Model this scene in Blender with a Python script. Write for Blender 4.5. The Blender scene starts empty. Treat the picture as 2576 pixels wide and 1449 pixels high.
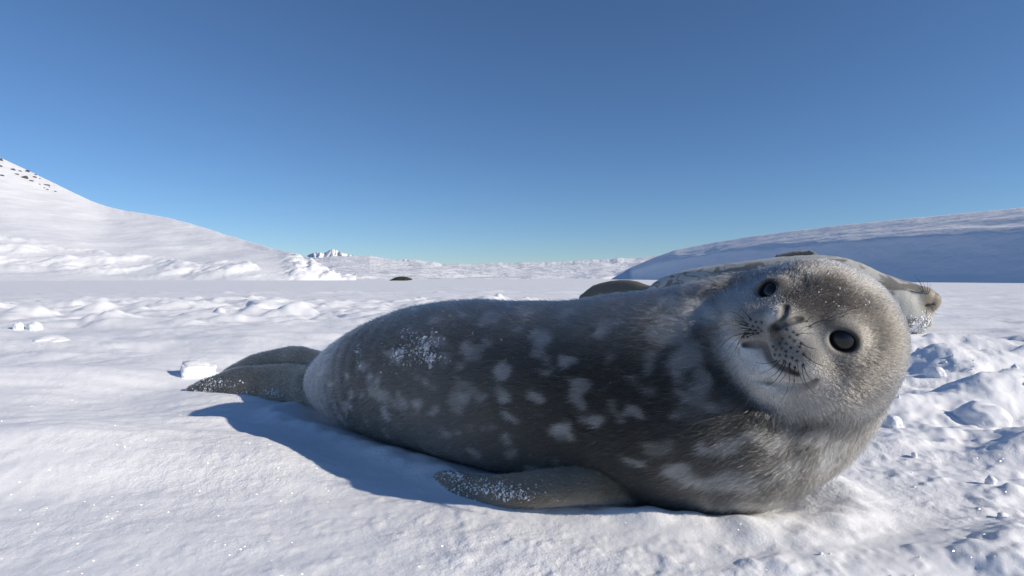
import bpy, bmesh, math, random
import numpy as np
from mathutils import Matrix, Vector
from mathutils.bvhtree import BVHTree

rng = np.random.default_rng(7)
random.seed(7)
sc = bpy.context.scene
col = sc.collection

# ------------------------------------------------------------------ camera
CAM_H = 0.32
FPX = 1535.0            # focal length in pixels of a 2576 px wide picture
U0, V0 = 1288.0, 700.0  # vanishing point straight ahead (horizon row)
cam_d = bpy.data.cameras.new('camera')
cam = bpy.data.objects.new('camera', cam_d)
col.objects.link(cam)
cam.location = (0, 0, CAM_H)
cam.rotation_euler = (math.radians(90), 0, 0)
cam_d.sensor_width = 36.0
cam_d.lens = 36.0 * FPX / 2576.0
cam_d.shift_y = -(724.5 - V0) / 2576.0
cam_d.clip_start = 0.02
cam_d.clip_end = 60000
sc.camera = cam

# ------------------------------------------------------------------ light
SUN_AZ = math.radians(-20)      # from +X towards +Y
SUN_EL = math.radians(25)
to_sun = Vector((math.cos(SUN_EL) * math.cos(SUN_AZ), math.cos(SUN_EL) * math.sin(SUN_AZ), math.sin(SUN_EL)))
world = bpy.data.worlds.new('World')
sc.world = world
world.use_nodes = True
nt = world.node_tree
nt.nodes.clear()
sky = nt.nodes.new('ShaderNodeTexSky')
sky.sky_type = 'NISHITA'
sky.sun_disc = False
sky.sun_elevation = SUN_EL
sky.sun_rotation = math.pi / 2 - SUN_AZ
sky.altitude = 3000
sky.air_density = 1.2
sky.dust_density = 0.0
sky.ozone_density = 6.5
bg = nt.nodes.new('ShaderNodeBackground')
bg.inputs['Strength'].default_value = 0.080
wo = nt.nodes.new('ShaderNodeOutputWorld')
nt.links.new(sky.outputs[0], bg.inputs['Color'])
nt.links.new(bg.outputs[0], wo.inputs['Surface'])

sun_d = bpy.data.lights.new('sun', 'SUN')
sun_d.energy = 3.25
sun_d.angle = math.radians(0.5)
sun_d.color = (1.0, 0.905, 0.77)
sun = bpy.data.objects.new('sun', sun_d)
col.objects.link(sun)
sun.rotation_euler = to_sun.to_track_quat('Z', 'Y').to_euler()
sun.location = (5, 1, 4)

sc.view_settings.view_transform = 'Standard'
sc.view_settings.look = 'None'
sc.view_settings.exposure = 0.4
sc.view_settings.gamma = 1.0
sc.view_settings.use_curve_mapping = False
sc.render.engine = 'CYCLES'
sc.cycles.use_denoising = True
sc.cycles.denoiser = 'OPENIMAGEDENOISE'
sc.cycles.max_bounces = 10
sc.cycles.diffuse_bounces = 8
sc.cycles.glossy_bounces = 3
sc.cycles.transmission_bounces = 4
sc.cycles.sample_clamp_indirect = 4.0
sc.cycles_curves.shape = 'RIBBONS'
sc.cycles_curves.subdivisions = 2


# ------------------------------------------------------------------ helpers
def P(u, v, d):
    """photo pixel (2576 wide picture) at depth d in metres"""
    return np.array([(u - U0) / FPX * d, d, CAM_H - (v - V0) / FPX * d])


def CR(x, y):
    """pixel of the enlarged head crop -> picture pixel"""
    return (1744.2 + 0.3148 * x, 630.6 + 0.3148 * y)


_perm = np.random.default_rng(3).permutation(256).astype(np.int32)
_perm = np.concatenate([_perm, _perm, _perm])
_g = np.random.default_rng(4).normal(size=(256, 3)).astype(np.float32)
_g /= np.linalg.norm(_g, axis=1, keepdims=True)
_ang = np.random.default_rng(5).random(256) * 2 * np.pi
_gx = np.cos(_ang).astype(np.float32); _gy = np.sin(_ang).astype(np.float32)


def perlin2(x, y):
    x = np.asarray(x, dtype=np.float32); y = np.asarray(y, dtype=np.float32)
    fx, fy = np.floor(x), np.floor(y)
    xi, yi = fx.astype(np.int32) & 255, fy.astype(np.int32) & 255
    xf, yf = x - fx, y - fy
    a = xf * xf * xf * (xf * (xf * 6 - 15) + 10); b = yf * yf * yf * (yf * (yf * 6 - 15) + 10)
    px0 = _perm[xi]; px1 = _perm[xi + 1]

    def gr(px, j, dx, dy):
        h = _perm[px + yi + j]
        return _gx[h] * dx + _gy[h] * dy
    n0 = gr(px0, 0, xf, yf); n1 = gr(px1, 0, xf - 1, yf)
    m0 = gr(px0, 1, xf, yf - 1); m1 = gr(px1, 1, xf - 1, yf - 1)
    n0 = n0 + (n1 - n0) * a; m0 = m0 + (m1 - m0) * a
    return (n0 + (m0 - n0) * b) * 1.4


def perlin(x, y, z=None):
    if z is None: return perlin2(x, y)
    x = np.asarray(x, dtype=np.float32)
    y = np.asarray(y, dtype=np.float32)
    z = np.zeros_like(x) + 0.37 if z is None else np.asarray(z, dtype=np.float32)
    xi, yi, zi = np.floor(x).astype(np.int32), np.floor(y).astype(np.int32), np.floor(z).astype(np.int32)
    xf, yf, zf = x - xi, y - yi, z - zi
    xi &= 255; yi &= 255; zi &= 255
    f = lambda t: t * t * t * (t * (t * 6 - 15) + 10)
    a, b, c = f(xf), f(yf), f(zf)

    def gr(i, j, k):
        h = _perm[_perm[_perm[xi + i] + yi + j] + zi + k]
        g = _g[h]
        return g[..., 0] * (xf - i) + g[..., 1] * (yf - j) + g[..., 2] * (zf - k)

    def lerp(p, q, t): return p + (q - p) * t
    x00 = lerp(gr(0, 0, 0), gr(1, 0, 0), a); x10 = lerp(gr(0, 1, 0), gr(1, 1, 0), a)
    x01 = lerp(gr(0, 0, 1), gr(1, 0, 1), a); x11 = lerp(gr(0, 1, 1), gr(1, 1, 1), a)
    return lerp(lerp(x00, x10, b), lerp(x01, x11, b), c) * 1.5


def fbm(x, y, z=None, octv=4, gain=0.5, ridged=False):
    s = 0.0; amp = 1.0; f = 1.0; tot = 0.0
    for o in range(octv):
        n = perlin(x * f + 17.3 * o, y * f - 9.1 * o, None if z is None else z * f + 5.7 * o)
        if ridged:
            n = 1.0 - 2.0 * np.abs(n)
        s = s + amp * n; tot += amp
        amp *= gain; f *= 2.03
    return s / tot


def sst(a, b, x):
    t = np.clip((x - a) / (b - a), 0, 1)
    return t * t * (3 - 2 * t)


def mesh_from(name, verts, faces, smooth=True):
    verts = np.asarray(verts, dtype=np.float32)
    faces = np.asarray(faces, dtype=np.int32)
    me = bpy.data.meshes.new(name)
    n, k = faces.shape
    me.vertices.add(len(verts)); me.vertices.foreach_set('co', verts.ravel())
    me.loops.add(n * k); me.loops.foreach_set('vertex_index', faces.ravel())
    me.polygons.add(n); me.polygons.foreach_set('loop_start', np.arange(n, dtype=np.int32) * k)
    me.update(calc_edges=True)
    me.polygons.foreach_set('use_smooth', np.full(n, smooth))
    me.update()
    return me


def link(name, data, mat=None, parent=None):
    o = bpy.data.objects.new(name, data)
    col.objects.link(o)
    if mat is not None: data.materials.append(mat)
    if parent is not None: o.parent = parent
    return o


def tag(o, label=None, cat=None, group=None, kind=None):
    if label: o['label'] = label
    if cat: o['category'] = cat
    if group: o['group'] = group
    if kind: o['kind'] = kind
    return o


def grid_faces(nr, nc, wrap=False):
    i = np.arange(nr - 1)[:, None]; j = np.arange(nc - (0 if wrap else 1))[None, :]
    j2 = (j + 1) % nc
    return np.stack([i * nc + j, i * nc + j2, (i + 1) * nc + j2, (i + 1) * nc + j], -1).reshape(-1, 4)


def spline(pts, n):
    """Catmull-Rom through rows of pts, n samples"""
    pts = np.asarray(pts, dtype=float)
    q = np.vstack([2 * pts[0] - pts[1], pts, 2 * pts[-1] - pts[-2]])
    m = len(pts) - 1
    t = np.linspace(0, m, n); k = np.minimum(t.astype(int), m - 1); f = (t - k)[:, None]
    a, b, c, d = q[k], q[k + 1], q[k + 2], q[k + 3]
    return 0.5 * (2 * b + (c - a) * f + (2 * a - 5 * b + 4 * c - d) * f ** 2 + (3 * b - a - 3 * c + d) * f ** 3)


def color_attr(me, name, rgb):
    a = me.attributes.new(name, 'FLOAT_COLOR', 'POINT')
    rgba = np.ones((len(rgb), 4), dtype=np.float32); rgba[:, :3] = rgb
    a.data.foreach_set('color', rgba.ravel())


class Mat:
    def __init__(self, name):
        self.m = bpy.data.materials.new(name)
        self.m.use_nodes = True
        self.t = self.m.node_tree
        self.t.nodes.clear()
        self.out = self.t.nodes.new('ShaderNodeOutputMaterial')

    def n(self, typ, **kw):
        nd = self.t.nodes.new('ShaderNode' + typ)
        for k, v in kw.items():
            if k.startswith('i_'):
                nd.inputs[k[2:].replace('_', ' ')].default_value = v
            else:
                setattr(nd, k, v)
        return nd

    def l(self, a, b): self.t.links.new(a, b)

    def math(self, op, a, b=None, clamp=False):
        nd = self.n('Math', operation=op, use_clamp=clamp)
        for i, x in enumerate((a, b)):
            if x is None: continue
            if isinstance(x, (int, float)): nd.inputs[i].default_value = x
            else: self.l(x, nd.inputs[i])
        return nd.outputs[0]

    def ramp(self, fac, stops):
        r = self.n('ValToRGB')
        e = r.color_ramp.elements
        while len(e) < len(stops): e.new(0.5)
        for el, (p, c) in zip(e, stops):
            el.position = p
            el.color = (c, c, c, 1) if isinstance(c, (int, float)) else (*c, 1)
        self.l(fac, r.inputs[0])
        return r.outputs[0]


# ------------------------------------------------------------------ materials
def snow_material(name, fine=1.0, far=False, colr=(0.91, 0.915, 0.93), noise_scale=1.0):
    M = Mat(name)
    b = M.n('BsdfPrincipled')
    b.inputs['Base Color'].default_value = (*colr, 1)
    b.inputs['Roughness'].default_value = 0.75
    b.inputs['Specular IOR Level'].default_value = 0.25
    geo = M.n('NewGeometry')
    if not far:
        b.inputs['Subsurface Weight'].default_value = 0.0
        n1 = M.n('TexNoise', i_Scale=55.0, i_Detail=5.0, i_Roughness=0.65)
        n2 = M.n('TexNoise', i_Scale=330.0, i_Detail=3.0, i_Roughness=0.7)
        M.l(geo.outputs['Position'], n1.inputs['Vector']); M.l(geo.outputs['Position'], n2.inputs['Vector'])
        h = M.math('ADD', M.math('MULTIPLY', n1.outputs[0], 0.012), M.math('MULTIPLY', n2.outputs[0], 0.0035))
        bp = M.n('Bump', i_Strength=0.28 * fine, i_Distance=1.0)
        n3 = M.n('TexNoise', i_Scale=2.6, i_Detail=3.0)
        M.l(geo.outputs['Position'], n3.inputs['Vector'])
        M.l(M.ramp(n3.outputs[0], [(0.38, 0.10 * fine), (0.66, 0.48 * fine)]), bp.inputs['Strength'])
        M.l(h, bp.inputs['Height'])
        M.l(bp.outputs[0], b.inputs['Normal'])
        # loose grains with facets that catch the sun
        vo = M.n('TexVoronoi', i_Scale=420.0)
        M.l(geo.outputs['Position'], vo.inputs['Vector'])
        wn = M.n('TexWhiteNoise', noise_dimensions='3D')
        M.l(vo.outputs['Position'], wn.inputs['Vector'])
        sub = M.n('VectorMath', operation='SUBTRACT'); M.l(wn.outputs['Color'], sub.inputs[0]); sub.inputs[1].default_value = (0.5, 0.5, 0.5)
        add = M.n('VectorMath', operation='MULTIPLY_ADD'); M.l(sub.outputs[0], add.inputs[0]); add.inputs[1].default_value = (1.7, 1.7, 1.7)
        M.l(geo.outputs['Normal'], add.inputs[2])
        nz = M.n('VectorMath', operation='NORMALIZE'); M.l(add.outputs[0], nz.inputs[0])
        gl = M.n('BsdfGlossy', i_Roughness=0.32)
        M.l(nz.outputs[0], gl.inputs['Normal'])
        mask = M.math('MULTIPLY', M.math('LESS_THAN', vo.outputs['Distance'], 0.42), M.math('GREATER_THAN', wn.outputs['Value'], 0.90))
        mx = M.n('MixShader'); M.l(M.math('MULTIPLY', mask, 0.20), mx.inputs[0]); M.l(b.outputs[0], mx.inputs[1]); M.l(gl.outputs[0], mx.inputs[2])
        M.l(mx.outputs[0], M.out.inputs['Surface'])
    else:
        n1 = M.n('TexNoise', i_Scale=noise_scale, i_Detail=8.0, i_Roughness=0.62)
        mp = M.n('Mapping'); mp.inputs['Scale'].default_value = (1, 1, 2.5)
        M.l(geo.outputs['Position'], mp.inputs[0]); M.l(mp.outputs[0], n1.inputs['Vector'])
        bp = M.n('Bump', i_Strength=0.6 * fine, i_Distance=0.6 / noise_scale)
        M.l(n1.outputs[0], bp.inputs['Height']); M.l(bp.outputs[0], b.inputs['Normal'])
        M.l(b.outputs[0], M.out.inputs['Surface'])
    return M.m


MAT_SNOW = snow_material('packed_snow')
MAT_HILL = snow_material('hill_snow', far=True, noise_scale=0.12, fine=0.32)
MAT_BANK = snow_material('bank_snow', far=True, noise_scale=0.5, fine=0.35)
MAT_FAR = snow_material('far_snow', far=True, noise_scale=0.03, fine=0.8)


def fur_material(name):
    M = Mat(name)
    at = M.n('Attribute', attribute_name='fur_color', attribute_type='GEOMETRY')
    h = M.n('BsdfHairPrincipled')
    h.model = 'CHIANG'; h.parametrization = 'COLOR'
    h.inputs['Roughness'].default_value = 0.28
    h.inputs['Radial Roughness'].default_value = 0.45
    h.inputs['Coat'].default_value = 0.2
    M.l(at.outputs['Color'], h.inputs['Color'])
    M.l(h.outputs[0], M.out.inputs['Surface'])
    return M.m


def skin_material(name, rough=0.6, bump=0.0):
    M = Mat(name)
    at = M.n('Attribute', attribute_name='fur_color', attribute_type='GEOMETRY')
    b = M.n('BsdfPrincipled', i_Roughness=rough)
    b.inputs['Specular IOR Level'].default_value = 0.3
    b.inputs['Sheen Weight'].default_value = 0.15
    M.l(at.outputs['Color'], b.inputs['Base Color'])
    if bump:
        tc = M.n('TexCoord')
        n1 = M.n('TexNoise', i_Scale=90.0, i_Detail=4.0)
        M.l(tc.outputs['Object'], n1.inputs['Vector'])
        bp = M.n('Bump', i_Strength=bump, i_Distance=0.01)
        M.l(n1.outputs[0], bp.inputs['Height']); M.l(bp.outputs[0], b.inputs['Normal'])
    M.l(b.outputs[0], M.out.inputs['Surface'])
    return M.m


def plain(name, c, rough=0.5, spec=0.5, coat=0.0):
    M = Mat(name)
    b = M.n('BsdfPrincipled', i_Roughness=rough)
    tc = M.n('TexCoord')
    n1 = M.n('TexNoise', i_Scale=40.0, i_Detail=3.0)
    M.l(tc.outputs['Object'], n1.inputs['Vector'])
    r = M.ramp(n1.outputs[0], [(0.3, tuple(x * 0.8 for x in c)), (0.7, tuple(min(1, x * 1.2) for x in c))])
    M.l(r, b.inputs['Base Color'])
    b.inputs['Specular IOR Level'].default_value = spec
    b.inputs['Coat Weight'].default_value = coat
    M.l(b.outputs[0], M.out.inputs['Surface'])
    return M.m


MAT_FUR = fur_material('pup_fur')
MAT_SKIN = skin_material('pup_skin')
MAT_EYE = plain('eye_black', (0.010, 0.010, 0.011), 0.22, 0.40, 0.10)
MAT_WHISKER = plain('whisker_black', (0.015, 0.014, 0.013), 0.4)
MAT_ADULT = skin_material('adult_coat', 0.5, 0.25)
MAT_ROCK = plain('dark_rock', (0.10, 0.085, 0.07), 0.85, 0.2)


# ------------------------------------------------------------------ signed distance tools
def smin(a, b, k):
    h = np.clip(0.5 + 0.5 * (b - a) / k, 0, 1)
    return b + (a - b) * h - k * h * (1 - h)


def smax(a, b, k): return -smin(-a, -b, k)


def ellipsoid(p, c, r, B=None):
    q = p - np.asarray(c, dtype=np.float32)
    if B is not None: q = q @ np.asarray(B, dtype=np.float32).T
    r = np.asarray(r, dtype=np.float32)
    a = q / r; k0 = np.sqrt((a * a).sum(-1)) + 1e-9
    b = a / r; k1 = np.sqrt((b * b).sum(-1)) + 1e-9
    return k0 * (k0 - 1) / k1


def tube(p, pts, rad, zs=1.0):
    """chain of tapered capsules; zs stretches heights"""
    S = np.array([1, 1, 1 / zs], dtype=np.float32)
    p = p * S
    pts = np.asarray(pts, dtype=np.float32) * S
    d = np.full(len(p), 1e3, dtype=np.float32)
    for i in range(len(pts) - 1):
        a, b = pts[i], pts[i + 1]
        ab = b - a
        q = p - a
        t = np.clip(q @ ab / max(1e-9, float(ab @ ab)), 0, 1)
        dd = np.sqrt(((q - t[:, None] * ab) ** 2).sum(-1)) - (rad[i] + t * (rad[i + 1] - rad[i]))
        d = np.minimum(d, dd)
    return d


def blade(p, pts, wid, thk, wax):
    """flipper: flattened bar along pts, half width wid along axis wax, half thickness thk"""
    pts = np.asarray(pts, dtype=np.float32)
    best = np.full(len(p), 1e3, dtype=np.float32)
    for i in range(len(pts) - 1):
        a, b = pts[i], pts[i + 1]
        ab = b - a; L = np.linalg.norm(ab); tn = ab / L
        w = np.asarray(wax[i], dtype=np.float32); w = w - (w @ tn) * tn; w /= np.linalg.norm(w)
        n = np.cross(tn, w)
        q = p - a
        t = np.clip(q @ tn / L, 0, 1)
        o = q - t[:, None] * ab
        W = wid[i] + t * (wid[i + 1] - wid[i]); T = thk[i] + t * (thk[i + 1] - thk[i])
        e = np.sqrt((o @ w / W) ** 2 + (o @ n / T) ** 2 + (o @ tn / T) ** 2) + 1e-9
        best = np.minimum(best, (e - 1) * T)
    return best


def boxed(fn, p, pts, pad):
    """evaluate fn only near the bounding box of pts; farther off use the box distance"""
    pts = np.asarray(pts); lo = pts.min(0) - pad; hi = pts.max(0) + pad
    bd = np.maximum(np.maximum(lo - p, p - hi).max(-1), 0).astype(np.float32)
    out = bd + 0.05
    m = bd <= 0
    if m.any(): out[m] = np.minimum(fn(p[m]), 1.0)
    return out


def surface_nets(f, lo, hi, h):
    lo = np.asarray(lo, dtype=float); hi = np.asarray(hi, dtype=float)
    C = 4
    n = (np.ceil((hi - lo) / (h * C)).astype(int)) * C
    ax = [lo[i] + h * np.arange(n[i]) for i in range(3)]
    cax = [lo[i] + h * C * (np.arange(n[i] // C) + 0.5) - h / 2 for i in range(3)]
    cp = np.stack(np.meshgrid(*cax, indexing='ij'), -1).reshape(-1, 3).astype(np.float32)
    cd = f(cp).reshape(n // C)
    D = cd.repeat(C, 0).repeat(C, 1).repeat(C, 2)
    mask = np.abs(D) < h * C * 1.6
    idx = np.argwhere(mask)
    pts = (lo + h * idx).astype(np.float32)
    D[mask] = f(pts)
    s = D < 0
    nx, ny, nz = n
    corners = [(i, j, k) for i in (0, 1) for j in (0, 1) for k in (0, 1)]
    cnt = sum(s[i:nx - 1 + i, j:ny - 1 + j, k:nz - 1 + k].astype(np.int8) for i, j, k in corners)
    act = np.argwhere((cnt > 0) & (cnt < 8))
    vid = -np.ones((nx - 1, ny - 1, nz - 1), dtype=np.int64)
    vid[tuple(act.T)] = np.arange(len(act))
    acc = np.zeros((len(act), 3)); c2 = np.zeros(len(act))
    edges = [(a, b) for a in corners for b in corners if sum(abs(x - y) for x, y in zip(a, b)) == 1 and a < b]
    for a, b in edges:
        da = D[tuple((act + a).T)]; db = D[tuple((act + b).T)]
        m = (da < 0) != (db < 0)
        t = da[m] / (da[m] - db[m])
        acc[m] += np.array(a) + t[:, None] * (np.array(b) - np.array(a)); c2[m] += 1
    V = lo + h * (act + acc / c2[:, None])
    F = []
    for d in range(3):
        e1, e2 = (d + 1) % 3, (d + 2) % 3
        sh = [slice(None)] * 3
        A = s.take(np.arange(0, n[d] - 1), d); Bs = s.take(np.arange(1, n[d]), d)
        ch = np.argwhere(A != Bs)
        ch = ch[(ch[:, e1] > 0) & (ch[:, e2] > 0) & (ch[:, e1] < n[e1] - 1) & (ch[:, e2] < n[e2] - 1)]
        ins = A[tuple(ch.T)]
        o1 = np.zeros(3, int); o1[e1] = 1
        o2 = np.zeros(3, int); o2[e2] = 1
        q = [ch - o1 - o2, ch - o2, ch, ch - o1]
        q = np.stack([vid[tuple(x.T)] for x in q], -1)
        q[~ins] = q[~ins][:, ::-1]
        F.append(q)
    F = np.concatenate(F); F = F[(F >= 0).all(1)]
    return V, F


def sdf_grad(f, p, e=0.0015):
    k = np.array([[1, -1, -1], [-1, -1, 1], [-1, 1, -1], [1, 1, 1]], dtype=np.float32)
    g = np.zeros((len(p), 3), dtype=np.float32)
    for kk in k:
        g += kk * f((p + kk * e).astype(np.float32))[:, None]
    return g / (4 * e)


def project(f, V, it=3):
    V = np.asarray(V, dtype=np.float32)
    for _ in range(it):
        d = f(V); g = sdf_grad(f, V)
        g2 = np.maximum((g * g).sum(-1), 0.05)
        V = V - np.clip(d / g2, -0.01, 0.01)[:, None] * g
    return V


def subdivided(me):
    o = bpy.data.objects.new('tmp', me); col.objects.link(o)
    m = o.modifiers.new('s', 'SUBSURF'); m.levels = 1; m.render_levels = 1
    dg = bpy.context.evaluated_depsgraph_get(); dg.update()
    r = bpy.data.meshes.new_from_object(o.evaluated_get(dg))
    bpy.data.objects.remove(o)
    return r


def verts_of(me):
    a = np.empty(len(me.vertices) * 3, dtype=np.float32); me.vertices.foreach_get('co', a); return a.reshape(-1, 3)


def faces_of(me):
    a = np.empty(len(me.loops), dtype=np.int32); me.loops.foreach_get('vertex_index', a); return a.reshape(-1, 4)


def normals_of(me):
    a = np.empty(len(me.vertices) * 3, dtype=np.float32)
    me.vertices.foreach_get('normal', a); return a.reshape(-1, 3)


# ------------------------------------------------------------------ the snow field
def bump(x, y, cx, cy, rx, ry, h, ang=0.0, p=2.0):
    c, s = math.cos(ang), math.sin(ang)
    dx, dy = x - cx, y - cy
    a = (dx * c + dy * s) / rx; b = (-dx * s + dy * c) / ry
    return h * np.exp(-(a * a + b * b) ** (p / 2))


# pup trunk footprint, used by ground and by the pup itself
TRUNK = np.array([
    # x, y, z, r
    [-0.420, 1.430, 0.076, 0.058],
    [-0.385, 1.395, 0.082, 0.076],
    [-0.310, 1.320, 0.098, 0.104],
    [-0.205, 1.225, 0.121, 0.130],
    [-0.090, 1.125, 0.134, 0.143],
    [0.050, 1.025, 0.135, 0.143],
    [0.185, 0.930, 0.134, 0.144],
    [0.285, 0.880, 0.138, 0.148],
    [0.360, 0.885, 0.158, 0.138],
])
TR = spline(TRUNK, 30)


def dist_axis(x, y):
    d = np.full(x.shape, 1e3, dtype=np.float32)
    for i in range(0, len(TR) - 1, 2):
        a, b = TR[i, :2], TR[min(i + 2, len(TR) - 1), :2]
        ab = b - a
        t = np.clip(((x - a[0]) * ab[0] + (y - a[1]) * ab[1]) / (ab @ ab), 0, 1)
        d = np.minimum(d, np.hypot(x - a[0] - t * ab[0], y - a[1] - t * ab[1]))
    return d


def ground_height(x, y):
    shp = np.shape(x)
    x = np.asarray(x, dtype=np.float32).ravel(); y = np.asarray(y, dtype=np.float32).ravel()
    r = np.hypot(x, y)
    z = np.zeros_like(x)

    def add(w, fn):
        """z += w * fn(x, y) where w is not zero"""
        m = np.abs(w) > 1e-5
        if m.any(): z[m] += w[m] * fn(x[m], y[m])
    near = 1 - sst(10, 30, r)
    add(0.034 * near * sst(0.3, 1.5, r), lambda x, y: fbm(x * 0.9 + 3, y * 1.3 + 8, octv=3))
    add(0.05 * sst(8, 40, r), lambda x, y: fbm(x * 0.05, y * 0.05 + 4, octv=3))
    # foreground mound on the left, drifts behind it
    z += bump(x, y, -0.86, 1.02, 0.56, 0.25, 0.085, 0.15)
    z += bump(x, y, -0.15, 0.70, 0.5, 0.15, 0.014, 0.1)
    z += bump(x, y, -1.35, 1.80, 0.5, 0.18, 0.055, 0.2)
    z += bump(x, y, -1.05, 2.15, 0.40, 0.13, 0.050, 0.15)
    z += bump(x, y, -2.2, 2.7, 0.6, 0.2, 0.05, 0.1)
    z += bump(x, y, -1.2, 3.0, 0.6, 0.22, 0.05, 0.05)
    z += bump(x, y, -0.66, 1.66, 0.3, 0.18, 0.02, 0.3)
    # wind packed ripples, stretched across the view
    add(0.020 * near * sst(0.4, 1.6, r), lambda x, y: fbm(x * 1.7 + 1.7 * perlin(x, y), y * 4.6, octv=4))
    add(0.011 * (1 - sst(2.0, 4.0, r)) * sst(0.35, 0.8, r), lambda x, y: fbm(x * 2.0 + y * 1.2 + 11, y * 6.5 - x * 1.5, octv=3, gain=0.4))
    # broken, kicked-up snow further off on the left
    zone = sst(3.6, 4.8, y) * (1 - sst(7.6, 10.0, y)) * (1 - sst(0.2, 1.6, x)) * sst(-9, -5.5, x)
    add(0.34 * zone, lambda x, y: np.maximum(fbm(x * 0.75 + 0.3 * perlin(x * 2, y * 2), y * 1.1 + 30, octv=5, gain=0.5) - 0.02, 0) * (0.7 + 0.6 * perlin(x * 0.5, y * 0.6)))
    add(0.10 * zone, lambda x, y: np.maximum(fbm(x * 2.1, y * 2.6, octv=3, gain=0.45), 0))
    add(0.03 * sst(2.0, 3.0, y) * (1 - sst(6, 9, y)) * (1 - sst(0.4, 1.2, x)), lambda x, y: fbm(x * 1.6 + 7, y * 2.4, octv=4))
    # right hand trampled snow
    zr = sst(0.60, 0.95, x) * (1 - sst(2.8, 4.0, y)) * sst(0.75, 1.1, y)
    add(0.10 * zr, lambda x, y: fbm(x * 1.5 + 40, y * 2.2 + 2.5, octv=3, gain=0.45))
    add(0.055 * zr, lambda x, y: np.maximum(fbm(x * 4.5 + 2, y * 5.0, octv=3, gain=0.45) - 0.04, 0))
    add(0.014 * zr, lambda x, y: fbm(x * 9 + 2, y * 11.0, octv=4, gain=0.55))
    z += bump(x, y, 1.30, 1.55, 0.36, 0.09, 0.075, 0.30)
    z += bump(x, y, 1.85, 2.15, 0.5, 0.14, 0.10, 0.25)
    z += bump(x, y, 1.15, 2.35, 0.3, 0.12, 0.05, 0.2)
    z += bump(x, y, 0.98, 1.12, 0.20, 0.08, 0.035, 0.5)
    z += bump(x, y, 0.62, 0.72, 0.34, 0.06, 0.020, 0.25)
    # crust grain and crumbs close to the lens
    cl = (1 - sst(2.2, 5.5, r))
    add(0.0045 * cl * (0.45 + 0.55 * sst(-0.3, 0.3, x)), lambda x, y: fbm(x * 14, y * 16, octv=4, gain=0.6))
    add(0.0075 * cl * (0.35 + 0.65 * sst(-0.35, 0.3, x)), lambda x, y: np.maximum(fbm(x * 26 + 9, y * 26, octv=3, gain=0.6), 0.05))
    add(0.034 * cl * sst(-0.25, 0.4, x) * (1 - 0.5 * sst(0.95, 1.1, y)), lambda x, y: np.maximum(fbm(x * 6.5 + 3, y * 8.0, octv=4, gain=0.5) - 0.05, 0))
    add(0.035 * sst(9, 12, y) * (1 - sst(30, 60, r)), lambda x, y: np.maximum(fbm(x * 0.7 + 9, y * 0.9, octv=5, gain=0.55) - 0.08, 0))
    # a trodden line across the flat
    ly = 13.5 + 0.35 * perlin(x * 0.12, x * 0 + 3.3) + 0.13 * x
    add(0.075 * np.exp(-((y - ly) / 0.3) ** 2) * sst(-16, -13, x) * (1 - sst(2.5, 6, x)), lambda x, y: np.maximum(0, 0.3 + fbm(x * 1.4, y * 1.4, octv=3)))
    ly2 = 26 + 0.05 * x
    add(0.12 * np.exp(-((y - ly2) / 0.8) ** 2) * sst(0, 3, x), lambda x, y: np.maximum(0, fbm(x * 0.8, y * 0.8, octv=3)))
    # pressed-in bed under the pup and the little rim beside it
    m = (r < 2.4) & (r > 0.3)
    da = np.full_like(x, 1e3); da[m] = dist_axis(x[m], y[m])
    k = 1 - sst(0.10, 0.30, da)
    z = z * (1 - 0.85 * k) - 0.012 * (1 - sst(0.02, 0.07, da))
    rim = np.exp(-((da - 0.125) / 0.045) ** 2)
    add(0.017 * rim, lambda x, y: 1.0 + 0.6 * perlin(x * 9, y * 9) + 0.3 * perlin(x * 26, y * 26))
    # a furrow beside the adult's head, then the adult's bed
    z += bump(x, y, 2.62, 3.66, 0.22, 0.035, -0.035, 0.0)
    z = z * (1 - 0.8 * np.exp(-(((x - 1.75) * 0.83 + (y - 4.05) * -0.55) / 1.1) ** 4 - (((x - 1.75) * 0.55 + (y - 4.05) * 0.83) / 0.38) ** 4))
    return z.reshape(shp)


def build_ground():
    rs = [0.05]
    while rs[-1] < 6000:
        r = rs[-1]
        q = 0.03 if r < 0.45 else (0.0052 if r < 3 else (0.0075 if r < 14 else 0.03))
        rs.append(r * (1 + q))
    rs = np.array(rs)
    fine = np.linspace(-47, 47, 640)
    rest = np.linspace(47, 313, 90)[1:-1]
    az = np.radians(np.concatenate([fine, rest]))
    R, A = np.meshgrid(rs, az, indexing='ij')
    x = (R * np.sin(A)).astype(np.float32); y = (R * np.cos(A)).astype(np.float32)
    z = ground_height(x, y)
    V = np.stack([x, y, z], -1).reshape(-1, 3)
    F = grid_faces(len(rs), len(az), wrap=True)[:, ::-1]
    V = np.vstack([V, [[0, 0, float(z[0].mean())]]])
    c = len(V) - 1
    # close the tiny hole under the lens
    j = np.arange(len(az)); cap = np.stack([np.full_like(j, c), (j + 1) % len(az), j, j], -1)
    o = link('snow_ground', mesh_from('snow_ground', V, F), MAT_SNOW)
    tag(o, 'sunlit wind-packed snow field with drifts and crumbs', None, None, 'structure')
    return o


ground = build_ground()


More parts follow.
